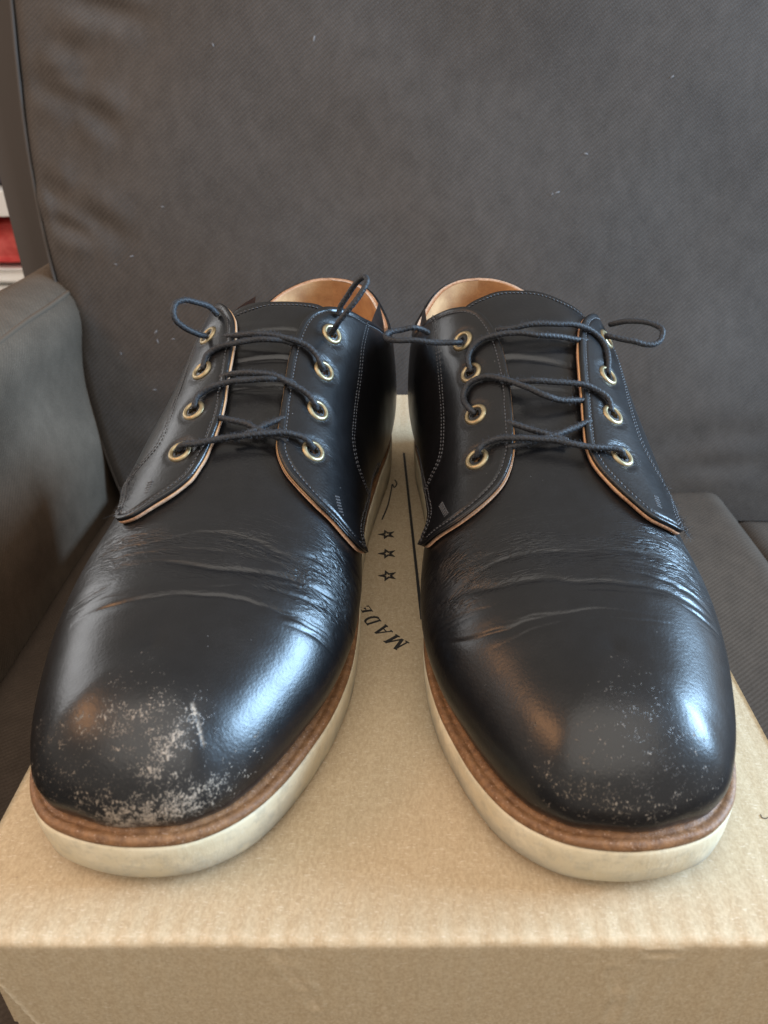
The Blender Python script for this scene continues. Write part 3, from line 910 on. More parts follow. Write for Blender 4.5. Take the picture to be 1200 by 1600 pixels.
SHOES = {
    -1: dict(
        label="black leather derby shoe whose toe is heavily scuffed pale, standing on the box's left half",
        wide=0.0, slide=-2.6,
        T={-1: [(99, .585), (95, .62), (93.4, .67), (94, .735), (98.8, .813), (103, .868), (107.9, .905), (113.8, .923), (119.2, .931), (126.2, .934), (132.8, .935), (140.5, .928), (149.9, .910), (162.3, .893), (173.2, .877), (181, .852), (187.5, .808), (194.5, .738), (203.8, .620), (212, .52), (224, .41), (236, .335), (250, .30), (268, .31), (285, .37), (300, .43)],
           1: [(117.6, .21), (111.5, .29), (109.0, .395), (109.2, .50), (110.2, .60), (114, .715), (118.3, .78), (125, .822), (136, .836), (147.5, .845), (159.3, .858), (169.7, .865), (180.0, .860), (186.6, .835), (192.2, .785), (197.3, .71), (203.3, .616), (210.8, .513), (224, .397), (236, .305), (250, .28), (268, .30), (285, .37), (300, .43)]},
        B={-1: [(99, .585), (107, .55), (122, .42), (140, .28), (165, .13), (198, .03), (215, 0), (300, 0)],
           1: [(117.6, .21), (121, .255), (132, .232), (155, .155), (198, .03), (215, 0), (300, 0)]},
        eye={-1: [(178.8, .704), (158.2, .757), (138.1, .801), (119.9, .814)], 1: [(184.5, .676), (166.7, .661), (148.1, .654), (130.3, .645)]},
        pan={-1: [(199, .59), (190, .56), (163.1, .612), (142.4, .655), (132, .665), (126.3, .641), (121.9, .567), (117, .50)],
             1: [(211.1, .482), (197.9, .464), (184.9, .424), (165.7, .409), (155.6, .401), (148.8, .345), (149.3, .255), (154.0, .172)]},
        tack={-1: [(109, .73), (102.4, .74)], 1: [(120.1, .493), (113.3, .453)]},
        tongue_top=[(-1, 186, .70), (-1, 189, .827), (-1, 190.5, .919), (-1, 192.5, .99), (1, 193.5, .934), (1, 196.2, .776), (1, 196, .66)],
        creases=[([(-.48, 51.5), (-.335, 53), (-.21, 54.2), (-.09, 56), (0, 58.8), (.12, 60.4), (.23, 61.6), (.385, 62.8), (.57, 66.7), (.80, 70.5)], 0.62, 1.0),
                 ([(-.33, 71.0), (-.23, 71.7), (-.15, 72.5), (-.05, 73.5), (.02, 72.5), (.10, 72.5), (.18, 73.8), (.325, 76.4), (.51, 79.2), (.75, 84)], 0.75, 1.15),
                 ([(-.66, 84), (-.40, 81.1), (-.24, 81.5), (-.10, 83.2), (0, 87.0), (.14, 86.9), (.27, 84.9), (.5, 86.5), (.73, 93)], 0.55, 1.0),
                 ([(-.55, 59.9), (-.38, 61.1), (-.25, 63.5)], 0.45, .7),
                 ([(-.45, 77), (-.2, 76.6), (0, 79.5), (.2, 79.8), (.45, 82)], 0.28, .8),
                 ([(-.5, 88), (-.3, 85.2), (-.1, 87.5)], 0.3, .8),
                 ([(.25, 68), (.45, 72), (.7, 78), (.85, 81)], 0.38, .8), ([(.35, 88), (.5, 90.5), (.75, 99)], 0.4, .9), ([(.45, 60), (.62, 63.5), (.82, 66)], 0.30, .7), ([(.5, 95), (.7, 103), (.85, 106)], 0.3, .9)],
        scuff=[[5.2, 4.4, 25.0, 5.3, 1.0], [5.1, 10.8, 27.2, 4.4, 1.0], [6.5, 16.9, 29.6, 4.0, 0.9], [8.7, 21.6, 30.7, 4.0, 0.75], [11.8, 25.9, 31.1, 4.0, 0.6], [15.0, 29.2, 30.4, 4.0, 0.45], [3.9, -0.8, 29.8, 4.5, 0.55], [4.5, -6.1, 31.9, 4.5, 0.4], [6.8, -11.9, 35.7, 4.5, 0.3], [9.5, 12.0, 40.1, 3.1, 0.75], [13.3, 14.0, 43.6, 3.1, 0.8], [17.3, 16.8, 45.8, 3.1, 0.8], [21.7, 18.9, 47.6, 2.7, 0.75], [27.1, 19.0, 49.6, 2.0, 0.4], [23.5, 10.5, 50.6, 2.8, 0.55], [19.4, 6.6, 49.3, 2.8, 0.6], [17.3, 1.9, 48.4, 3.2, 0.55], [18.3, -4.0, 48.9, 3.2, 0.45], [15.3, -6.6, 46.8, 3.6, 0.45], [17.5, -12.2, 47.4, 2.9, 0.4], [15.1, -16.2, 44.4, 3.3, 0.35], [13.7, -21.1, 40.3, 2.9, 0.3], [18.7, -27.1, 39.2, 3.0, 0.3], [11.2, 0.3, 43.8, 4.0, 0.3], [12.9, 5.1, 45.1, 3.5, 0.35], [16.5, 11.1, 47.0, 3.1, 0.5], [17.1, 24.3, 41.0, 2.7, 0.25], [19.9, 32.3, 31.8, 3.6, 0.3], [28.5, 36.3, 33.3, 3.7, 0.22], [10.7, -24.7, 30.5, 3.0, 0.25], [7.5, 4.7, 38.9, 5.9, 0.22], [10.0, 17.7, 38.0, 3.9, 0.4]],
        scratch=[(1, 13.9, .605), (1, 13.2, .555), (1, 12.7, .508), (1, 12.0, .45), (1, 11.5, .41)],
        laces={'bar': [[118.6, -19.3, 77.4], [118.3, -18.0, 80.0], [118.6, -10.6, 81.6], [120.0, -4.0, 82.9], [121.4, 2.6, 83.7], [123.4, 9.9, 84.3], [126.3, 17.2, 83.9], [128.2, 22.6, 82.4], [128.6, 26.2, 80.4], [129.8, 28.3, 76.0]], 'ua': [[132.3, -8.2, 85.9], [131.5, -5.7, 85.6], [130.2, 1.8, 85.1], [128.1, 8.4, 83.6], [127.0, 15.1, 81.7], [126.9, 19.8, 80.0]], 'ub': [[136.1, 16.5, 85.5], [133.8, 13.9, 85.3], [130.4, 10.0, 84.5], [126.6, 5.7, 83.1], [123.0, -0.6, 81.5]], 'A': [[137.1, -19.3, 86.1], [139.5, -19.2, 89.6], [141.9, -17.0, 91.6], [143.5, -12.0, 93.8], [144.5, -5.8, 95.3], [145.3, 1.3, 96.0], [146.7, 8.2, 96.3], [149.9, 13.0, 94.8], [152.2, 17.7, 91.9]], 'B': [[150.6, -13.7, 93.9], [150.0, -7.0, 96.3], [148.4, 1.5, 97.6], [148.6, 9.7, 96.9], [147.5, 15.1, 94.8], [147.3, 21.2, 91.6], [145.8, 25.1, 88.0], [146.4, 25.8, 84.3]], 'C': [[156.7, -22.4, 94.4], [160.7, -22.0, 98.6], [162.2, -20.2, 100.3], [162.9, -15.7, 102.5], [162.8, -9.9, 104.0], [163.9, -3.6, 105.2], [164.6, 3.8, 105.6], [167.0, 9.5, 104.3], [169.2, 15.3, 101.5]], 'D': [[171.8, -18.2, 103.4], [169.0, -12.1, 105.1], [166.8, -3.3, 106.7], [166.8, 3.2, 106.7], [166.5, 9.8, 105.8], [167.0, 17.0, 103.4], [166.0, 21.5, 100.0], [163.9, 23.9, 96.8], [165.0, 24.5, 93.3]], 'outer_loop': [[174.9, -25.7, 102.4], [172.6, -27.7, 103.3], [170.3, -29.3, 105.0], [167.9, -32.3, 107.7], [166.5, -34.8, 110.9], [167.4, -35.7, 114.4], [170.5, -35.5, 116.7], [173.8, -33.3, 117.1], [177.2, -30.5, 115.6], [180.7, -27.4, 113.4], [183.0, -25.8, 111.3], [184.2, -23.9, 107.8]], 'inner_loop': [[181.6, 24.4, 103.3], [178.9, 27.1, 107.4], [178.2, 28.9, 110.1], [178.8, 33.4, 115.5], [181.4, 37.5, 120.8], [184.7, 39.1, 124.2], [187.5, 37.5, 125.4], [190.0, 33.6, 122.1], [191.5, 29.9, 116.9], [192.0, 26.6, 112.2], [191.8, 25.1, 107.6]]},
        frayed=[(-1, 116, .56), (-1, 110, .60), (-1, 104, .62), (-1, 99, .63), (-1, 121, .55)],
    ),
    1: dict(
        label="black leather derby shoe with a lightly scuffed toe, standing on the box's right half",
        wide=0.10, slide=0.0,
        T={-1: [(100, .475), (96.5, .51), (95.2, .57), (95.4, .693), (101.2, .775), (108.5, .841), (114.9, .878), (121.7, .889), (132.5, .875), (144.8, .852), (158.3, .830), (172.8, .803), (183.5, .765), (191, .705), (198, .620), (206, .535), (217, .45), (229, .375), (240, .325), (252, .30), (268, .31), (285, .37), (300, .43)],
           1: [(117, .24), (110.5, .30), (107.6, .37), (103.9, .53), (105, .66), (109.6, .765), (116.4, .822), (124.7, .849), (136.3, .862), (147.8, .872), (159.2, .876), (170.2, .872), (179.8, .855), (187.6, .820), (192.8, .771), (197.6, .694), (206.3, .561), (222.7, .379), (236, .30), (250, .28), (268, .30), (285, .37), (300, .43)]},
        B={-1: [(100, .475), (108, .45), (122, .35), (140, .25), (165, .13), (198, .03), (215, 0), (300, 0)],
           1: [(117, .24), (120.9, .325), (132, .30), (154.9, .22), (206, .04), (218, 0), (300, 0)]},
        eye={-1: [(186.0, .590), (161, .675), (139.9, .72), (120.9, .739)], 1: [(180, .683), (163.3, .691), (144.1, .683), (125.1, .669)]},
        pan={-1: [(199, .50), (190.7, .495), (173.6, .516), (150.9, .558), (136, .558), (126.3, .50), (119, .40)],
             1: [(208, .535), (201, .545), (189.6, .525), (174.7, .503), (155.4, .484), (142.5, .45), (140.1, .369), (141.2, .28)]},
        tack={-1: [(108, .62), (101.4, .63)], 1: [(118.5, .45), (109.7, .494)]},
        tongue_top=[(1, 192, .62), (1, 197.7, .732), (1, 198.8, .868), (1, 200.3, .974), (-1, 199.6, .965), (-1, 196.7, .853), (-1, 195.1, .695), (-1, 193, .62)],
        creases=[([(-.62, 61.8), (-.435, 62), (-.28, 63.8), (-.135, 64.5), (-.03, 65.6), (.05, 66.6), (.133, 69.2), (.29, 70.9), (.545, 77.5), (.68, 78.5)], 0.62, 1.35),
                 ([(-.20, 51.0), (-.08, 51.9), (0, 53.3), (.13, 52.8), (.26, 53.5), (.39, 53.9), (.57, 57.7), (.73, 64.9)], 0.45, .95),
                 ([(-.6, 73.0), (-.51, 74.9), (-.34, 78.4), (-.19, 79.8), (0, 79.9), (.16, 81), (.34, 81), (.5, 78.7), (.63, 79)], 0.40, 1.0),
                 ([(-.6, 66), (-.4, 67.4), (-.2, 69.5), (-.02, 72)], 0.35, .7), ([(-.5, 70), (-.25, 73.6), (-.05, 75)], 0.28, .7), ([(-.66, 58), (-.5, 58.2), (-.36, 59.5)], 0.25, .6), ([(.4, 64), (.6, 69), (.8, 74)], 0.3, .8), ([(-.7, 79), (-.45, 83), (-.2, 87), (0, 88)], 0.22, .9)],
        scuff=[[14.1, 25.5, 36.4, 3.1, 0.45], [10.0, 21.2, 34.8, 3.1, 0.5], [7.5, 15.9, 34.7, 3.1, 0.6], [5.4, 10.3, 33.0, 3.5, 0.7], [4.4, 4.5, 32.0, 3.5, 0.65], [4.1, -1.4, 31.7, 3.5, 0.55], [5.0, -8.4, 32.9, 3.6, 0.45], [6.9, -15.1, 33.8, 3.2, 0.35], [9.5, 13.3, 39.5, 3.0, 0.45], [10.2, 8.3, 41.9, 3.0, 0.4], [10.6, 1.6, 43.1, 3.1, 0.35], [14.7, -1.0, 46.8, 2.3, 0.25], [15.2, 22.2, 41.1, 2.7, 0.3], [20.2, 27.9, 39.8, 2.7, 0.3], [23.7, 28.1, 42.2, 2.3, 0.25], [6.8, 2.1, 38.0, 3.9, 0.4], [12.0, 17.9, 40.6, 3.4, 0.3], [11.3, -18.5, 39.3, 2.8, 0.25], [15.3, 7.4, 46.8, 2.7, 0.15], [9.4, -13.3, 39.5, 2.8, 0.25], [26.7, 8.0, 51.9, 4.8, 0.08], [30.3, -15.0, 51.6, 5.1, 0.08]],
        scratch=[],
        laces={'bar': [[124.0, 27.6, 75.0], [123.9, 26.8, 78.4], [124.9, 25.1, 79.9], [124.7, 20.4, 82.1], [122.6, 13.6, 83.3], [120.8, 6.2, 83.4], [119.7, -0.8, 82.9], [118.2, -7.5, 81.8], [117.8, -14.5, 80.7], [119.2, -21.2, 79.6], [119.0, -24.4, 78.3], [119.3, -25.6, 75.7]], 'ua': [[133.9, 15.5, 84.9], [131.1, 12.0, 84.5], [127.5, 6.0, 83.6], [124.7, -1.0, 82.3], [122.5, -6.0, 81.1]], 'ub': [[132.6, -16.8, 84.6], [130.5, -12.8, 84.3], [126.0, -3.4, 82.9], [124.1, 3.1, 82.0], [122.8, 11.5, 80.6], [122.8, 17.3, 79.3]], 'A': [[142.5, 25.0, 84.1], [145.3, 27.8, 86.1], [151.3, 28.8, 87.6], [154.5, 27.1, 90.8], [154.6, 24.0, 93.5], [152.2, 19.3, 95.5], [148.0, 13.7, 95.7], [143.0, 7.0, 94.6], [138.9, 0.6, 92.7], [138.7, -5.9, 90.6], [142.0, -17.9, 88.6]], 'B': [[150.2, 12.8, 93.3], [147.6, 9.2, 94.7], [145.2, 3.5, 96.0], [144.6, -5.9, 95.4], [145.1, -15.9, 93.9], [144.5, -22.5, 91.1], [142.6, -26.0, 88.3], [139.6, -26.6, 84.4]], 'C': [[161.6, 24.1, 93.6], [164.6, 25.3, 97.3], [168.7, 23.8, 100.5], [170.0, 19.9, 103.9], [169.1, 13.5, 106.3], [168.2, 5.9, 107.3], [166.6, -2.5, 106.6], [168.6, -12.2, 105.1], [172.8, -25.3, 101.3]], 'D': [[175.9, 12.5, 106.3], [172.7, 8.0, 107.5], [172.4, -1.6, 109.4], [172.9, -10.5, 109.0], [175.2, -20.5, 107.6], [176.5, -28.2, 104.1], [174.2, -32.7, 99.3], [167.3, -32.4, 96.0], [159.9, -30.5, 92.0]], 'long_loop': [[176.7, 25.7, 101.4], [174.0, 29.0, 102.0], [173.3, 32.2, 102.3], [172.7, 38.2, 102.7], [172.3, 45.2, 103.9], [172.9, 52.8, 103.9], [176.2, 55.9, 103.4], [179.3, 57.0, 103.8], [182.1, 54.9, 104.4], [183.7, 49.6, 104.9], [184.3, 45.1, 105.4], [186.0, 41.2, 103.9], [186.8, 37.9, 101.7]], 'outer_loop': [[183.1, -35.3, 100.5], [180.0, -36.4, 100.9], [178.8, -38.5, 100.7], [177.5, -42.0, 100.2], [176.2, -46.3, 99.6], [175.9, -50.2, 98.6], [176.5, -54.3, 98.3], [178.3, -57.6, 99.5], [181.2, -59.1, 102.4], [184.2, -58.2, 103.4], [186.5, -55.0, 104.2], [188.8, -51.5, 104.4], [191.2, -47.0, 103.8], [193.5, -43.1, 102.4], [195.7, -40.6, 100.9]]},
        frayed=[(-1, 122, .46), (-1, 114, .44), (-1, 106, .44), (-1, 100, .45)],
    ),
}


def fsin(seed, n, lo, hi):
    r = np.random.default_rng(seed)
    k = r.uniform(lo, hi, n); a = r.uniform(0.5, 1, n); ph = r.uniform(0, 6.28, n)
    return lambda x: sum(A * np.sin(K * x + P_) for A, K, P_ in zip(a, k, ph)) / a.sum()


def make_shoe(sh):
    global WIDE
    S = SHOES[sh]
    WIDE = S['wide']
    o3 = place(sh, np.array([S['slide'], 0.0, 0.0]))
    root = empty("leather_shoe", tuple(o3 * MM), -(YAWS + PROT) if sh < 0 else (YAWS - PROT))
    tag(root, S['label'], "shoe", "pair of black derby shoes")
    sg = 1.0 if sh < 0 else -1.0

    def loc(p):      # (v, w, z) in mm -> shoe space in metres
        p = np.asarray(p, float)
        return np.stack([sg * p[..., 1], p[..., 0], p[..., 2]], -1) * MM

    def add(name, P, faces, mat, parent=root, **k):
        return mesh_obj(name, loc(P).reshape(-1, 3), faces, mat, parent, **k)

    def normal_at(side, v, u):
        q = float(q_of(v))
        a, b = surf(side, q, u, 0.0), surf(side, q, u, 1.0)
        return b - a

    # ---------------- sole and welt: swept round the whole outline
    nq = 260
    th = np.linspace(0, 1, nq)
    # even spacing along the outline
    qq = np.linspace(0, 1, 1200)
    seq = []
    for side, qs in ((-1, qq), (1, qq[::-1][1:-1])):
        v, w = outline(side, qs, 0, WS)
        seq.append(np.stack([v, w, np.full_like(v, side), qs], -1))
    seq = np.vstack(seq)
    s = np.concatenate([[0], np.cumsum(np.linalg.norm(np.diff(np.vstack([seq[:, :2], seq[:1, :2]]), axis=0), axis=1))])
    tt = np.linspace(0, s[-1], 640, endpoint=False)
    cl = np.vstack([seq[:, :2], seq[:1, :2]])
    ring = np.stack([np.interp(tt, s, cl[:, k]) for k in (0, 1)], -1)
    for _ in range(6): ring = 0.5 * ring + 0.25 * (np.roll(ring, 1, 0) + np.roll(ring, -1, 0))
    tn_ = np.roll(ring, -1, 0) - np.roll(ring, 1, 0); tn_ /= np.linalg.norm(tn_, axis=1, keepdims=True)
    nin = np.stack([tn_[:, 1], -tn_[:, 0]], -1)
    ctr = np.array([150.0, 0.0])
    if ((ctr - ring) * nin).sum(1).mean() < 0: nin = -nin
    top = SOLE_TOP(ring[:, 0]); lift = spring(ring[:, 0])
    wob1, wob2 = fsin(31 + sh, 9, 0.02, 0.25), fsin(41 + sh, 9, 0.02, 0.35)
    arc = tt

    def sweep(profile, jitter=0.0):
        V = np.zeros((len(ring), len(profile), 3))
        for j, (ins, z, rel) in enumerate(profile):
            d = ins + jitter * wob1(arc + 7 * j) * (1 if rel != 2 else 0)
            V[:, j, :2] = ring + nin * d[:, None] if np.ndim(d) else ring + nin * d
            V[:, j, 2] = (lift + top * z if rel == 0 else lift + top + z) + jitter * 0.5 * wob2(arc + 3 * j)
        return V
    prof_s = [(34, 0.0, 0), (12, 0.0, 0), (4.2, 0.0, 0), (2.4, 0.012, 0), (1.3, 0.06, 0), (0.7, 0.16, 0), (0.3, 0.34, 0), (0.0, 0.55, 0), (-0.1, 0.78, 0), (0.0, 0.92, 0), (0.35, 0.99, 0), (2.5, 1.0, 0)]
    V = sweep(prof_s, 0.20)
    V[:, 0, :2] = np.stack([np.clip(V[:, 0, 0], 40, 260), np.zeros(len(ring))], -1)
    add("sole", V, grid_faces(len(ring), len(prof_s), wrap=True), M["sole"])
    prof_w = [(4, -0.2, 1), (0.75, -0.1, 1), (0.25, 0.25, 1), (0.1, 0.9, 1), (0.2, 1.7, 1), (0.5, 2.3, 1), (1.0, 2.65, 1), (1.7, 2.75, 1), (2.4, 2.55, 1), (2.8, 2.42, 1), (3.2, 2.45, 1), (3.7, 2.7, 1), (4.4, 2.95, 1), (6.0, 3.0, 1), (9.0, 2.4, 1)]
    V = sweep(prof_w, 0.20)
    add("welt", V, grid_faces(len(ring), len(prof_w), wrap=True), M["welt"])
    # insole board, seen down the opening
    ins_r = ring + nin * 9.5
    V = np.zeros((len(ring), 3, 3))
    for j, k in enumerate((1.0, 0.5, 0.0)):
        V[:, j, 0] = ins_r[:, 0] * (k if k else 1); V[:, j, 0] = ins_r[:, 0]; V[:, j, 1] = ins_r[:, 1] * k
        V[:, j, 2] = SOLE_TOP(np.clip(ins_r[:, 0], 0, 300)) + 8.5
    add("insole", V, grid_faces(len(ring), 3, wrap=True), M["lining"])

    # ---------------- vamp
    va = np.concatenate([v_of(np.linspace(0.0, float(q_of(30)), 110)), np.linspace(30, 110, 190)[1:], np.linspace(110, 196, 90)[1:]])
    qa = q_of(va)
    nu = 130
    ua = np.concatenate([np.linspace(0, 0.12, 14, endpoint=False), np.linspace(0.12, 1, nu - 14)])
    cf = []
    for k, (pts, amp, wid) in enumerate(S['creases']):
        p = np.array(pts); cf.append((cspline(p[:, 0], p[:, 1]), p[0, 0], p[-1, 0], amp, wid, fsin(100 + k + 50 * sh, 6, 8, 60), fsin(200 + k + 50 * sh, 5, 6, 30)))
    wf = [fsin(300 + k + sh, 7, 0.5, 2.6) for k in range(3)]
    gr = fsin(77 + sh, 5, 4, 18)

    subs = []
    rc = np.random.default_rng(900 + sh)
    for f, a, b, amp, wid, jit, aj in cf:
        subs.append((f, a, b, 0.0, amp, wid, jit, aj, True))
        for _ in range(4):
            c = rc.uniform(a, b); hl = rc.uniform(0.10, 0.28)
            subs.append((f, max(a - .08, c - hl), min(b + .08, c + hl), rc.normal(0, 2.0), amp * rc.uniform(0.3, 0.65), wid * rc.uniform(0.6, 0.9),
                         fsin(int(rc.integers(1e6)), 6, 8, 60), fsin(int(rc.integers(1e6)), 5, 6, 30), False))

    def crease_off(v, s_):
        off = np.zeros_like(v)
        for f, a, b, dv, amp, wid, jit, aj, main in subs:
            t = np.clip((s_ - a) / (b - a), 0, 1)
            env = np.sin(np.pi * t) ** 0.7 * (s_ > a) * (s_ < b) * np.clip(0.75 + 0.55 * aj(s_ * 1.3), 0.1, 1.4)
            d = v - f(s_) - dv * (0.6 + 0.8 * t) - 0.45 * jit(s_)
            w = 0.62 * wid
            off += 0.50 * amp * env * (-np.exp(-(d / w) ** 2) - 0.5 * np.exp(-((d + 1.3 * w) / (2.2 * w)) ** 2) + 0.35 * np.exp(-((d - 2.6 * w) / (2.4 * w)) ** 2))
            if main:
                e2 = np.sin(np.pi * t) ** 0.5 * (s_ > a) * (s_ < b)
                off += 0.62 * amp * e2 * (-0.55 * np.exp(-(d / 3.2) ** 2) + 0.42 * np.exp(-((d - 6.0) / 3.8) ** 2))
        return off

    def wrinkle(v, s_):
        band = np.exp(-((v - 79 - 14 * np.abs(s_)) / 15.0) ** 2)
        side = 0.45 + 0.55 * np.clip(np.abs(s_) * 1.6, 0, 1)
        return band * side

    scf = np.array(S['scuff'])
    verts, idx = [], {}
    faces = []
    n = len(va)
    P2, A2 = [], []
    for side in (-1, 1):
        Q, U = np.meshgrid(qa, ua, indexing='ij')
        v = v_of(Q); s_ = side * (1 - U)
        off = crease_off(v, s_)
        wr = wrinkle(v, s_)
        off = off + 0.045 * wr * (wf[0](v * 1.6 + 7 * gr(s_)) + 0.7 * wf[1](v * 2.9 + 11 * gr(s_ + .3)))
        ss_ = lambda x: np.clip(x, 0, 1) ** 2 * (3 - 2 * np.clip(x, 0, 1))
        off = off - 3.4 * ss_((v - 121) / 13.0) * ss_((U - 0.50) / 0.2)
        edge = np.clip(U / 0.05, 0, 1)
        P = surf(side, Q, U, off * edge)
        sc = np.zeros_like(v)
        for (x, w, z, r, a) in scf:
            sc = np.maximum(sc, a * (1.0 if sh < 0 else 0.62) * np.exp(-(((P - np.array([x, w, z])) ** 2).sum(-1) / (r * 1.6) ** 2) ** 0.9))
        sc = np.maximum(sc, 0.16 * np.exp(-((v - 2) / 9.0) ** 2) * np.clip(1.4 - U, 0, 1))
        scr = np.zeros_like(v)
        if S['scratch']:
            pts = np.array([surf(sd, float(q_of(v_)), u_, 0.0) for sd, v_, u_ in S['scratch']])
            pts = resample(catmull(pts, 8), 0.4)[0]
            dd = np.sqrt(((P[:, :, None] - pts[None, None]) ** 2).sum(-1)).min(-1) if P.size < 3e6 else None
            scr = np.exp(-(dd / (0.25 + 0.30 * np.clip((v - 10.5) / 3.5, 0, 1))) ** 2) * 0.8
        P2.append(P); A2.append((sc, wr, scr, np.stack([s_ * 0.07, v * 0.001], -1)))
    N = n * nu
    allP = np.vstack([P2[0].reshape(-1, 3), P2[1].reshape(-1, 3)])
    F = np.vstack([grid_faces(n, nu), grid_faces(n, nu, base=N, flip=True)])
    # weld the two halves along the ridge and down the front of the toe
    remap = np.arange(2 * N)
    i = np.arange(n); remap[N + i * nu + nu - 1] = i * nu + nu - 1
    j = np.arange(nu); remap[N + j] = j
    avg = 0.5 * (allP[i * nu + nu - 1] + allP[N + i * nu + nu - 1]); allP[i * nu + nu - 1] = avg
    avg = 0.5 * (allP[j] + allP[N + j]); allP[j] = avg
    F = remap[F]
    # relax the ridge and toe line so the halves flow into each other
    for it in range(10):
        G0, G1 = allP[:N].reshape(n, nu, 3), allP[N:].reshape(n, nu, 3)
        ridge = 0.5 * G0[:, -1] + 0.25 * (G0[:, -2] + G1[:, -2])
        allP[i * nu + nu - 1] = ridge
        toe = 0.5 * allP[j] + 0.25 * (G0[1] + G1[1])
        allP[j[1:-1]] = toe[1:-1]
    att = {k: np.concatenate([A2[0][m].ravel(), A2[1][m].ravel()]) for m, k in enumerate(("scuff", "wrinkle", "scratch"))}
    uv = np.vstack([A2[0][3].reshape(-1, 2), A2[1][3].reshape(-1, 2)])
    vamp = add("vamp", allP, F, M["leather"], attrs=att, uv=uv)
    # the wings of the vamp run back under the quarters
    for side in (-1, 1):
        Q, U = np.meshgrid(q_of(np.linspace(193, 252, 40)), np.linspace(0, 0.42, 24), indexing='ij')
        zw = np.zeros(960)
        add("vamp_wing", surf(side, Q, U, -0.02), grid_faces(40, 24), M["leather"], parent=vamp, attrs={"scuff": zw, "wrinkle": zw, "scratch": zw}, uv=np.zeros((960, 2)))

    # ---------------- tongue
    tp = np.array(S['tongue_top']); sl = tp[:, 0] * (1 - tp[:, 2]); order = np.argsort(sl)
    tf = cspline(sl[order], tp[order, 1])
    ss = np.linspace(sl.min(), sl.max(), 90)
    rr = np.linspace(0, 1, 90)
    Sg, R_ = np.meshgrid(ss, rr, indexing='ij')
    vt = 117 + (tf(Sg) - 117) * R_
    tfold = fsin(500 + sh, 6, 0.12, 0.5)
    toff = -2.7 + 0.3 * np.clip((vt - 117) / 20, 0, 1) + 1.2 * np.clip((vt - 160) / 30, 0, 1) + 0.35 * tfold(vt * 1.5 + 6 * np.sin(Sg * 5)) * np.clip(R_ * 3, 0, 1)
    for vc, am in ((150, .55), (163, .7), (176, .5)):
        toff = toff - am * np.exp(-((vt - vc - 2.2 * np.sin(Sg * 9 + vc)) / 0.9) ** 2) + 0.5 * am * np.exp(-((vt - vc - 3) / 2.0) ** 2)
    dT = (1 - R_) * (tf(Sg) - 117)
    toff = toff - 0.30 * np.exp(-((dT - 2.6) / 0.5) ** 2)
    toff_o = toff + 1.3 - 0.8 + np.sqrt(np.maximum(0.8 ** 2 - (0.8 - np.minimum(dT, 0.8)) ** 2, 0))

    def tsurf(Sg, v, off):
        side = np.where(Sg < 0, -1, 1)
        a = surf(-1, q_of(v), 1 - np.abs(Sg), off); b = surf(1, q_of(v), 1 - np.abs(Sg), off)
        return np.where((side < 0)[..., None], a, b)
    A_ = tsurf(Sg, vt, toff_o); B_ = tsurf(Sg, vt, toff - 0.6)
    for G in (A_, B_):       # ease over the ridge
        for it in range(4):
            G[1:-1] = 0.5 * G[1:-1] + 0.25 * (G[2:] + G[:-2])
    nS, nR = Sg.shape
    Fq = np.vstack([grid_faces(nS, nR), grid_faces(nS, nR, base=nS * nR, flip=True)])
    k = np.arange(nS - 1); e = nR - 1
    Fq = np.vstack([Fq, np.stack([k * nR + e, (k + 1) * nR + e, (k + 1) * nR + e + nS * nR, k * nR + e + nS * nR], -1)])
    zz_ = np.zeros(2 * nS * nR)
    tw = np.concatenate([np.full(nS * nR, 0.12), np.zeros(nS * nR)])
    tongue = add("tongue", np.vstack([A_.reshape(-1, 3), B_.reshape(-1, 3)]), Fq, M["leather"], attrs={"scuff": zz_, "wrinkle": tw, "scratch": zz_},
                 uv=np.tile(np.stack([vt * 0.001, Sg * 0.07], -1).reshape(-1, 2), (2, 1)))

    stitches = {"tongue": [], -1: [], 1: []}

    def stitch_line(pts, normals, key, ln=1.25, gap=0.45, r=0.27):
        p, t = resample(pts, 0.2)
        nn = resample(np.hstack([pts, normals]), 0.2)[0][:, 3:]
        nn = np.stack([np.interp(np.linspace(0, 1, len(p)), np.linspace(0, 1, len(nn)), nn[:, k]) for k in range(3)], -1)
        tot = t[-1]; x = 0.2
        while x + ln < tot:
            a = np.array([np.interp(x, t, p[:, k]) for k in range(3)]); b = np.array([np.interp(x + ln, t, p[:, k]) for k in range(3)])
            m_ = np.array([np.interp(x + ln / 2, t, nn[:, k]) for k in range(3)]); m_ /= np.linalg.norm(m_) + 1e-9
            stitches[key].append((a, b, m_, r * random.uniform(0.85, 1.15)))
            x += ln + gap * random.uniform(0.8, 1.2)

    # line along the top of the tongue
    sv = ss[2:-2]
    P0 = tsurf(sv, tf(sv) - 2.6, np.full_like(sv, 0.15)); P1 = tsurf(sv, tf(sv) - 2.6, np.full_like(sv, 1.15))
    stitch_line(P0, P1 - P0, "tongue")

    # ---------------- quarters with their linings
    quarters = {}
    for side in (-1, 1):
        T = catmull(S['T'][side], 14); Bp = catmull(S['B'][side], 14)
        met = lambda c: np.concatenate([[0], np.cumsum(np.hypot(np.diff(c[:, 0]), np.diff(c[:, 1]) * 70))])
        tT = met(T)
        nc = 300
        tq = np.linspace(0, tT[-1], nc)
        Tv, Tu = np.interp(tq, tT, T[:, 0]), np.interp(tq, tT, T[:, 1])
        # bottom edge partner
        cor = tT[np.argmin(np.abs(T[:, 0] - 126) + 200 * (T[:, 1] < .75))]
        t190 = tT[np.argmin(np.abs(T[:, 0] - 190))]; t240 = tT[np.argmin(np.abs(T[:, 0] - 240))]
        Bv = cspline([0, cor * .6, cor, t190, t240, tT[-1]], [Bp[0, 0], 124, 141, 197, 240, 300])(tq)
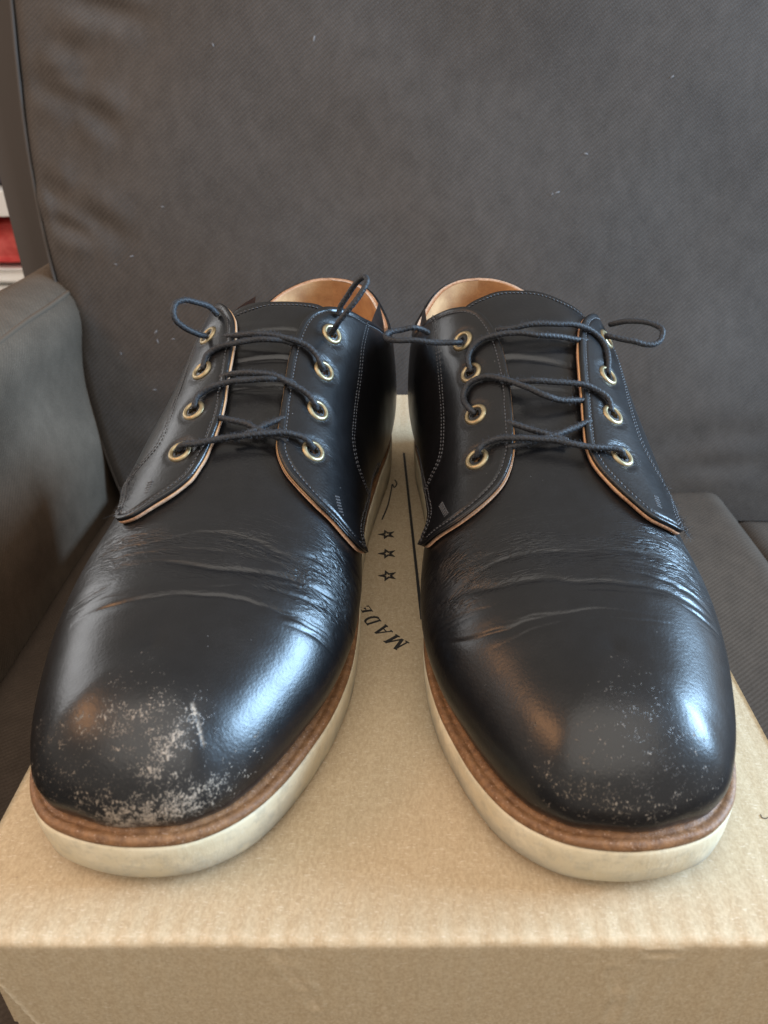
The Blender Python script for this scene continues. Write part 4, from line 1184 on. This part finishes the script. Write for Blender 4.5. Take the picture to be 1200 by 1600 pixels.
        ob = np.argsort(Bp[:, 0]); Bu = np.interp(Bv, Bp[ob, 0], Bp[ob, 1]); Bu[0] = Tu[0]; Bv[0] = Tv[0]

        def rows(m, ext_t=0.0):
            x = np.linspace(0, 1, m)
            return x

        dens = np.concatenate([np.linspace(0, 0.06, 7, endpoint=False), np.linspace(0.06, 0.90, 44, endpoint=False), np.linspace(0.90, 1.0, 16)])
        rg = dens

        def patch(offf, r_hi=1.0):
            R_, C_ = np.meshgrid(rg, np.arange(nc), indexing='xy')
            R_ = R_ * r_hi
            v = Bv[:, None] + (Tv - Bv)[:, None] * R_; u = Bu[:, None] + (Tu - Bu)[:, None] * R_
            u = np.clip(u, 0, 0.985)
            P0 = surf(side, q_of(v), u, 1.5)
            seg = np.linalg.norm(np.diff(P0, axis=1), axis=2)
            cum = np.concatenate([np.zeros((nc, 1)), np.cumsum(seg, 1)], 1)
            dT = cum[:, -1:] - cum; dB = cum
            return v, u, P0, dT, dB
        v, u, P0, dT, dB = patch(None)
        # true distance to the edges (columns meet them at a slant near the tip)
        ed = P0[:, -1]; bd = P0[:, 0]
        flat = P0.reshape(-1, 3)
        eds = ed[::2]; bds = bd[::2]
        dTt = np.sqrt(((flat[:, None] - eds[None]) ** 2).sum(-1)).min(1).reshape(nc, -1); dTt = np.minimum(dTt, dT)
        dBt = np.sqrt(((flat[:, None] - bds[None]) ** 2).sum(-1)).min(1).reshape(nc, -1); dBt = np.minimum(dBt, dB)
        front = np.clip((205 - v) / 30, 0, 1)
        heel = np.clip((v - 205) / 25, 0, 1)
        base = 1.5 + 0.5 * front * np.exp(-dTt / 9.0)
        thick = 1.7
        Rr = 0.85
        dm = np.minimum(dTt, np.where(v < 230, dBt, 99))
        dm = np.where(v > 292, dT, dm)
        rnd = Rr - np.sqrt(np.maximum(Rr ** 2 - (Rr - np.minimum(dm, Rr)) ** 2, 0))
        groove = 0.34 * np.exp(-((dTt - 2.5) / 0.55) ** 2) * np.clip((240 - v) / 20, 0.35, 1)
        lowg = 0.22 * (np.exp(-((dBt - 1.6) / 0.45) ** 2) + np.exp(-((dBt - 3.6) / 0.45) ** 2)) * (v < 225) * (v > 112)
        pan = np.array(S['pan'][side]); pc = catmull(pan, 10)
        pp_ = surf(side, q_of(pc[:, 0]), pc[:, 1], 1.5); pp_ = resample(pp_, 0.6)[0]
        dP = np.sqrt(((flat[:, None] - pp_[None]) ** 2).sum(-1)).min(1).reshape(nc, -1)
        pang = 0.20 * np.exp(-((dP - 0.9) / 0.4) ** 2) - 0.18 * np.exp(-(dP / 0.45) ** 2)
        eye = np.array(S['eye'][side]); ep = surf(side, q_of(eye[:, 0]), eye[:, 1], 3.2)
        dE = np.sqrt(((flat[:, None] - ep[None]) ** 2).sum(-1)).min(1).reshape(nc, -1)
        pucker = 0.35 * np.exp(-((dE - 5.2) / 1.3) ** 2)
        ruff = fsin(600 + side + 3 * sh, 8, 0.03, 0.22)
        soft = 0.22 * ruff(v + 40 * u) * np.clip(dTt / 6, 0, 1)
        off_o = base + thick - rnd - groove - lowg - pang - pucker + soft
        Po = surf(side, q_of(v), u, off_o)
        Pi = surf(side, q_of(v), u, base + 0.15)
        hole = dE < 2.9
        m_ = len(rg)
        fa = grid_faces(nc, m_, flip=(side > 0))
        keep = ~hole.ravel()[fa].all(1)
        fo = fa[keep]; fi = fa[keep][:, ::-1] + nc * m_
        k = np.arange(nc - 1)
        e = m_ - 1
        rimT = np.stack([k * m_ + e, (k + 1) * m_ + e, (k + 1) * m_ + e + nc * m_, k * m_ + e + nc * m_], -1)
        rimB = np.stack([k * m_, k * m_ + nc * m_, (k + 1) * m_ + nc * m_, (k + 1) * m_], -1)
        zz_ = np.zeros(2 * nc * m_)
        wrk = np.concatenate([(0.05 + 0.4 * np.exp(-((dE - 5) / 3) ** 2) + 0.4 * np.exp(-dTt / 4)).ravel() * 0.5, np.zeros(nc * m_)])
        qo = add("quarter", np.vstack([Po.reshape(-1, 3), Pi.reshape(-1, 3)]), np.vstack([fo, fi, rimT, rimB]), M["leather"],
                 attrs={"scuff": zz_, "wrinkle": wrk, "scratch": zz_}, uv=np.tile(np.stack([u * 0.07, v * 0.001], -1).reshape(-1, 2), (2, 1)))
        quarters[side] = qo
        # lining: a tan sheet beneath, its raw edge standing a little proud of the black
        extn = 0.42 * np.clip((196 - Tv) / 12, 0, 1) * (np.clip((Tu - 0.77) / 0.05, 0, 1) if side < 0 else np.clip((Tu - 0.55) / 0.1, 0, 1) * (0.25 + 0.75 * np.clip((136 - Tv) / 10, 0, 1))) + 0.35 * np.clip((Tv - 215) / 20, 0, 1)
        extn = extn * (1 + 0.6 * ruff(tq * 4))
        dirv = P0[:, -1] - P0[:, -5]; dirv /= np.linalg.norm(dirv, axis=1, keepdims=True) + 1e-9
        th_l = 1.15 + 0.9 * heel[:, -1]
        Lo = surf(side, q_of(v), u, base + 0.10)
        Li = surf(side, q_of(v), u, base - th_l[:, None])
        wgt = np.exp(-dT / 1.2)[..., None]
        # pull the outer hidden layer in everywhere but the rim, so only the edge shows
        Lo = Lo + dirv[:, None] * extn[:, None, None] * wgt
        Li = Li + dirv[:, None] * (extn * 0.8)[:, None, None] * wgt
        fmat = np.concatenate([np.zeros(len(fo), int), np.zeros(len(fi), int), np.ones(len(rimT), int), np.ones(len(rimB), int)])
        # the rim band of the outer face also reads as raw edge
        add("lining", np.vstack([Lo.reshape(-1, 3), Li.reshape(-1, 3)]), np.vstack([fo, fi, rimT, rimB]), [M["lining"], M["edge"]], fmat=fmat)

        # stitch rows
        def on(vv, uu, o): return surf(side, q_of(vv), uu, o)

        def vu_line(vu, key, o=3.22, per=10):
            c = catmull(vu, per)
            a = on(c[:, 0], c[:, 1], o); b = on(c[:, 0], c[:, 1], o + 1)
            stitch_line(a, b - a, key)
        # along the edge
        a_, n_ = [], []
        for c in range(6, nc - 2):
            kk = np.argmin(np.abs(dTt[c] - 2.5))
            if abs(dTt[c, kk] - 2.5) > 0.9: continue
            a_.append(surf(side, q_of(v[c, kk]), u[c, kk], off_o[c, kk] + 0.12)); n_.append(surf(side, q_of(v[c, kk]), u[c, kk], off_o[c, kk] + 1.12) - a_[-1])
        stitch_line(np.array(a_), np.array(n_), side)
        # double row framing the facing panel
        c = catmull(pan, 10)
        P_ = on(c[:, 0], c[:, 1], 3.25); N_ = on(c[:, 0], c[:, 1], 4.25) - P_
        tg_ = np.gradient(P_, axis=0); tg_ /= np.linalg.norm(tg_, axis=1, keepdims=True)
        bn = np.cross(tg_, N_)
        for o_ in (-0.9, 0.9): stitch_line(P_ + bn * o_, N_, side)
        # double row along the lower edge
        for dist in (1.6, 3.6):
            a_, n_ = [], []
            for c_ in range(2, nc):
                if Bv[c_] > 225: break
                kk = np.argmin(np.abs(dBt[c_] - dist))
                if abs(dBt[c_, kk] - dist) > 0.9: continue
                a_.append(surf(side, q_of(v[c_, kk]), u[c_, kk], off_o[c_, kk] + 0.12)); n_.append(surf(side, q_of(v[c_, kk]), u[c_, kk], off_o[c_, kk] + 1.12) - a_[-1])
            if len(a_) > 4: stitch_line(np.array(a_), np.array(n_), side)
        # bar tack
        tk = np.array(S['tack'][side], float)
        for o_ in (-0.9, -0.3, 0.3, 0.9):
            c = np.linspace(tk[0], tk[1], 8); a = on(c[:, 0], c[:, 1], 3.3); b = on(c[:, 0], c[:, 1], 4.3)
            tg_ = (a[-1] - a[0]) / np.linalg.norm(a[-1] - a[0]); bnv = np.cross(tg_, b[0] - a[0])
            stitch_line(a + bnv * o_ + (b - a) * 0.1, b - a, side, 1.0, 0.25, 0.30)

        # eyelets
        for vv, uu in eye:
            c0 = on(vv, uu, 2.85); nrm_ = on(vv, uu, 3.85) - c0; nrm_ /= np.linalg.norm(nrm_)
            # average the surface normal over the ring
            pr = [(2.55, -1.9), (2.65, -0.6), (2.72, 0.25), (2.95, 0.70), (3.35, 0.92), (3.8, 0.92), (4.25, 0.72), (4.6, 0.36), (4.75, -0.05), (4.7, -0.4)]
            t1 = np.cross(nrm_, [0, 0, 1.0]); t1 /= np.linalg.norm(t1); t2 = np.cross(nrm_, t1)
            an = np.linspace(0, 2 * np.pi, 40, endpoint=False)
            Vv = np.array([[c0 + nrm_ * h + r * (math.cos(x) * t1 + math.sin(x) * t2) for r, h in pr] for x in an])
            add("eyelet", Vv, grid_faces(40, len(pr), wrap=True), M["brass"])

    # stitches as little plump stitches of thread
    for key, lst in stitches.items():
        par = tongue if key == "tongue" else quarters[key]
        vs, fs = [], []
        for a, b, m_, r in lst:
            d = b - a; ln = np.linalg.norm(d); d = d / (ln + 1e-9); sd = np.cross(d, m_)
            i0 = len(vs)
            for x, rr_ in ((0.0, 0.45), (0.22, 0.95), (0.5, 1.1), (0.78, 0.95), (1.0, 0.45)):
                for k in range(6):
                    an = k * math.pi / 3
                    vs.append(a + d * ln * x + (sd * math.cos(an) + m_ * math.sin(an) * 0.8) * r * rr_ - m_ * 0.18 * (1 - math.sin(math.pi * x)))
            for j in range(4):
                for k in range(6):
                    fs.append((i0 + j * 6 + k, i0 + j * 6 + (k + 1) % 6, i0 + (j + 1) * 6 + (k + 1) % 6, i0 + (j + 1) * 6 + k))
        tag(add("stitching", np.array(vs), np.array(fs), M["thread"], parent=par), kind="stuff")

    # ---------------- laces: braided cord with a fuzz of loose fibre
    LR = 1.16
    fv, ff = [], []

    def fibre(p, d, ln, r=0.035):
        p = np.asarray(p); d = np.asarray(d) / (np.linalg.norm(d) + 1e-9)
        t1 = np.cross(d, [0.3, 0.5, 0.8]); t1 /= np.linalg.norm(t1); t2 = np.cross(d, t1)
        bend = rng.normal(0, 0.35, 3); i0 = len(fv)
        for k, x in enumerate((0, 0.5, 1.0)):
            c = p + d * ln * x + bend * ln * x * x
            for an in (0, 2.094, 4.189): fv.append(c + r * (1 - 0.5 * x) * (math.cos(an) * t1 + math.sin(an) * t2))
        for k in range(2):
            for j in range(3): ff.append((i0 + k * 3 + j, i0 + k * 3 + (j + 1) % 3, i0 + (k + 1) * 3 + (j + 1) % 3, i0 + (k + 1) * 3 + j))

    LV, LF = [], []
    base_i = 0
    for name, pts in S['laces'].items():
        p = resample(catmull(np.array(pts), 12), 0.16)[0]
        kk = 9
        pad = np.vstack([np.repeat(p[:1], kk, 0), p, np.repeat(p[-1:], kk, 0)])
        ker = np.hanning(2 * kk + 1); ker /= ker.sum()
        p = np.stack([np.convolve(pad[:, k], ker, 'valid') for k in range(3)], -1)
        t, a, b = frames(p)
        seg = 24
        an = np.linspace(0, 2 * np.pi, seg, endpoint=False)
        lx = np.arange(len(p)) * 0.16
        A_, X_ = np.meshgrid(an, lx, indexing='xy')
        k = 2 * np.pi / 1.8
        h1 = np.cos(3 * A_ + k * X_); h2 = np.cos(3 * A_ - k * X_)
        r = LR * (0.95 + 0.06 * np.maximum(h1, h2) + 0.035 * np.sin(X_ * 0.7 + A_) + 0.03 * np.sin(X_ * 0.31 + 2 * A_) + 0.015 * np.sin(X_ * 13 + 5 * A_))
        tip = np.minimum(np.arange(len(p)), np.arange(len(p))[::-1]) * 0.16
        r = r * np.sqrt(np.clip(tip / 1.0, 0.05, 1))[:, None]
        V = p[:, None] + r[..., None] * (np.cos(A_)[..., None] * a[:, None] + np.sin(A_)[..., None] * b[:, None])
        V = V.transpose(1, 0, 2)
        LV.append(V.reshape(-1, 3)); LF.append(grid_faces(seg, len(p), wrap=True, base=base_i)); base_i += seg * len(p)
        for _ in range(int(len(p) * 1.5)):
            i = rng.integers(len(p)); an_ = rng.uniform(0, 6.28)
            n_ = math.cos(an_) * a[i] + math.sin(an_) * b[i]
            fibre(p[i] + n_ * LR * 0.9, n_ + t[i] * rng.uniform(-1.6, 1.6), rng.uniform(0.4, 1.3))
    lace = add("lace", np.vstack(LV), np.vstack(LF), M["lace"])
    tag(add("lace_fuzz", np.array(fv), np.array(ff), M["fuzz"], parent=lace), kind="stuff")
    # frayed thread ends at the back corner of the outer quarter
    fv.clear(); ff.clear()
    for side, v_, u_ in S['frayed']:
        for _ in range(90):
            vv, uu = v_ + rng.normal(0, 1.5), min(0.95, max(0.02, u_ + rng.normal(0, 0.015)))
            p = surf(side, float(q_of(vv)), uu, 3.0); n_ = surf(side, float(q_of(vv)), uu, 4.0) - p
            fibre(p, n_ * 0.5 + rng.normal(0, 0.9, 3), rng.uniform(0.5, 1.0) ** 2 * 3.0, 0.06)
    tag(add("frayed_thread", np.array(fv), np.array(ff), M["thread"], parent=quarters[-1]), kind="stuff")
    return root


make_shoe(-1)
make_shoe(1)
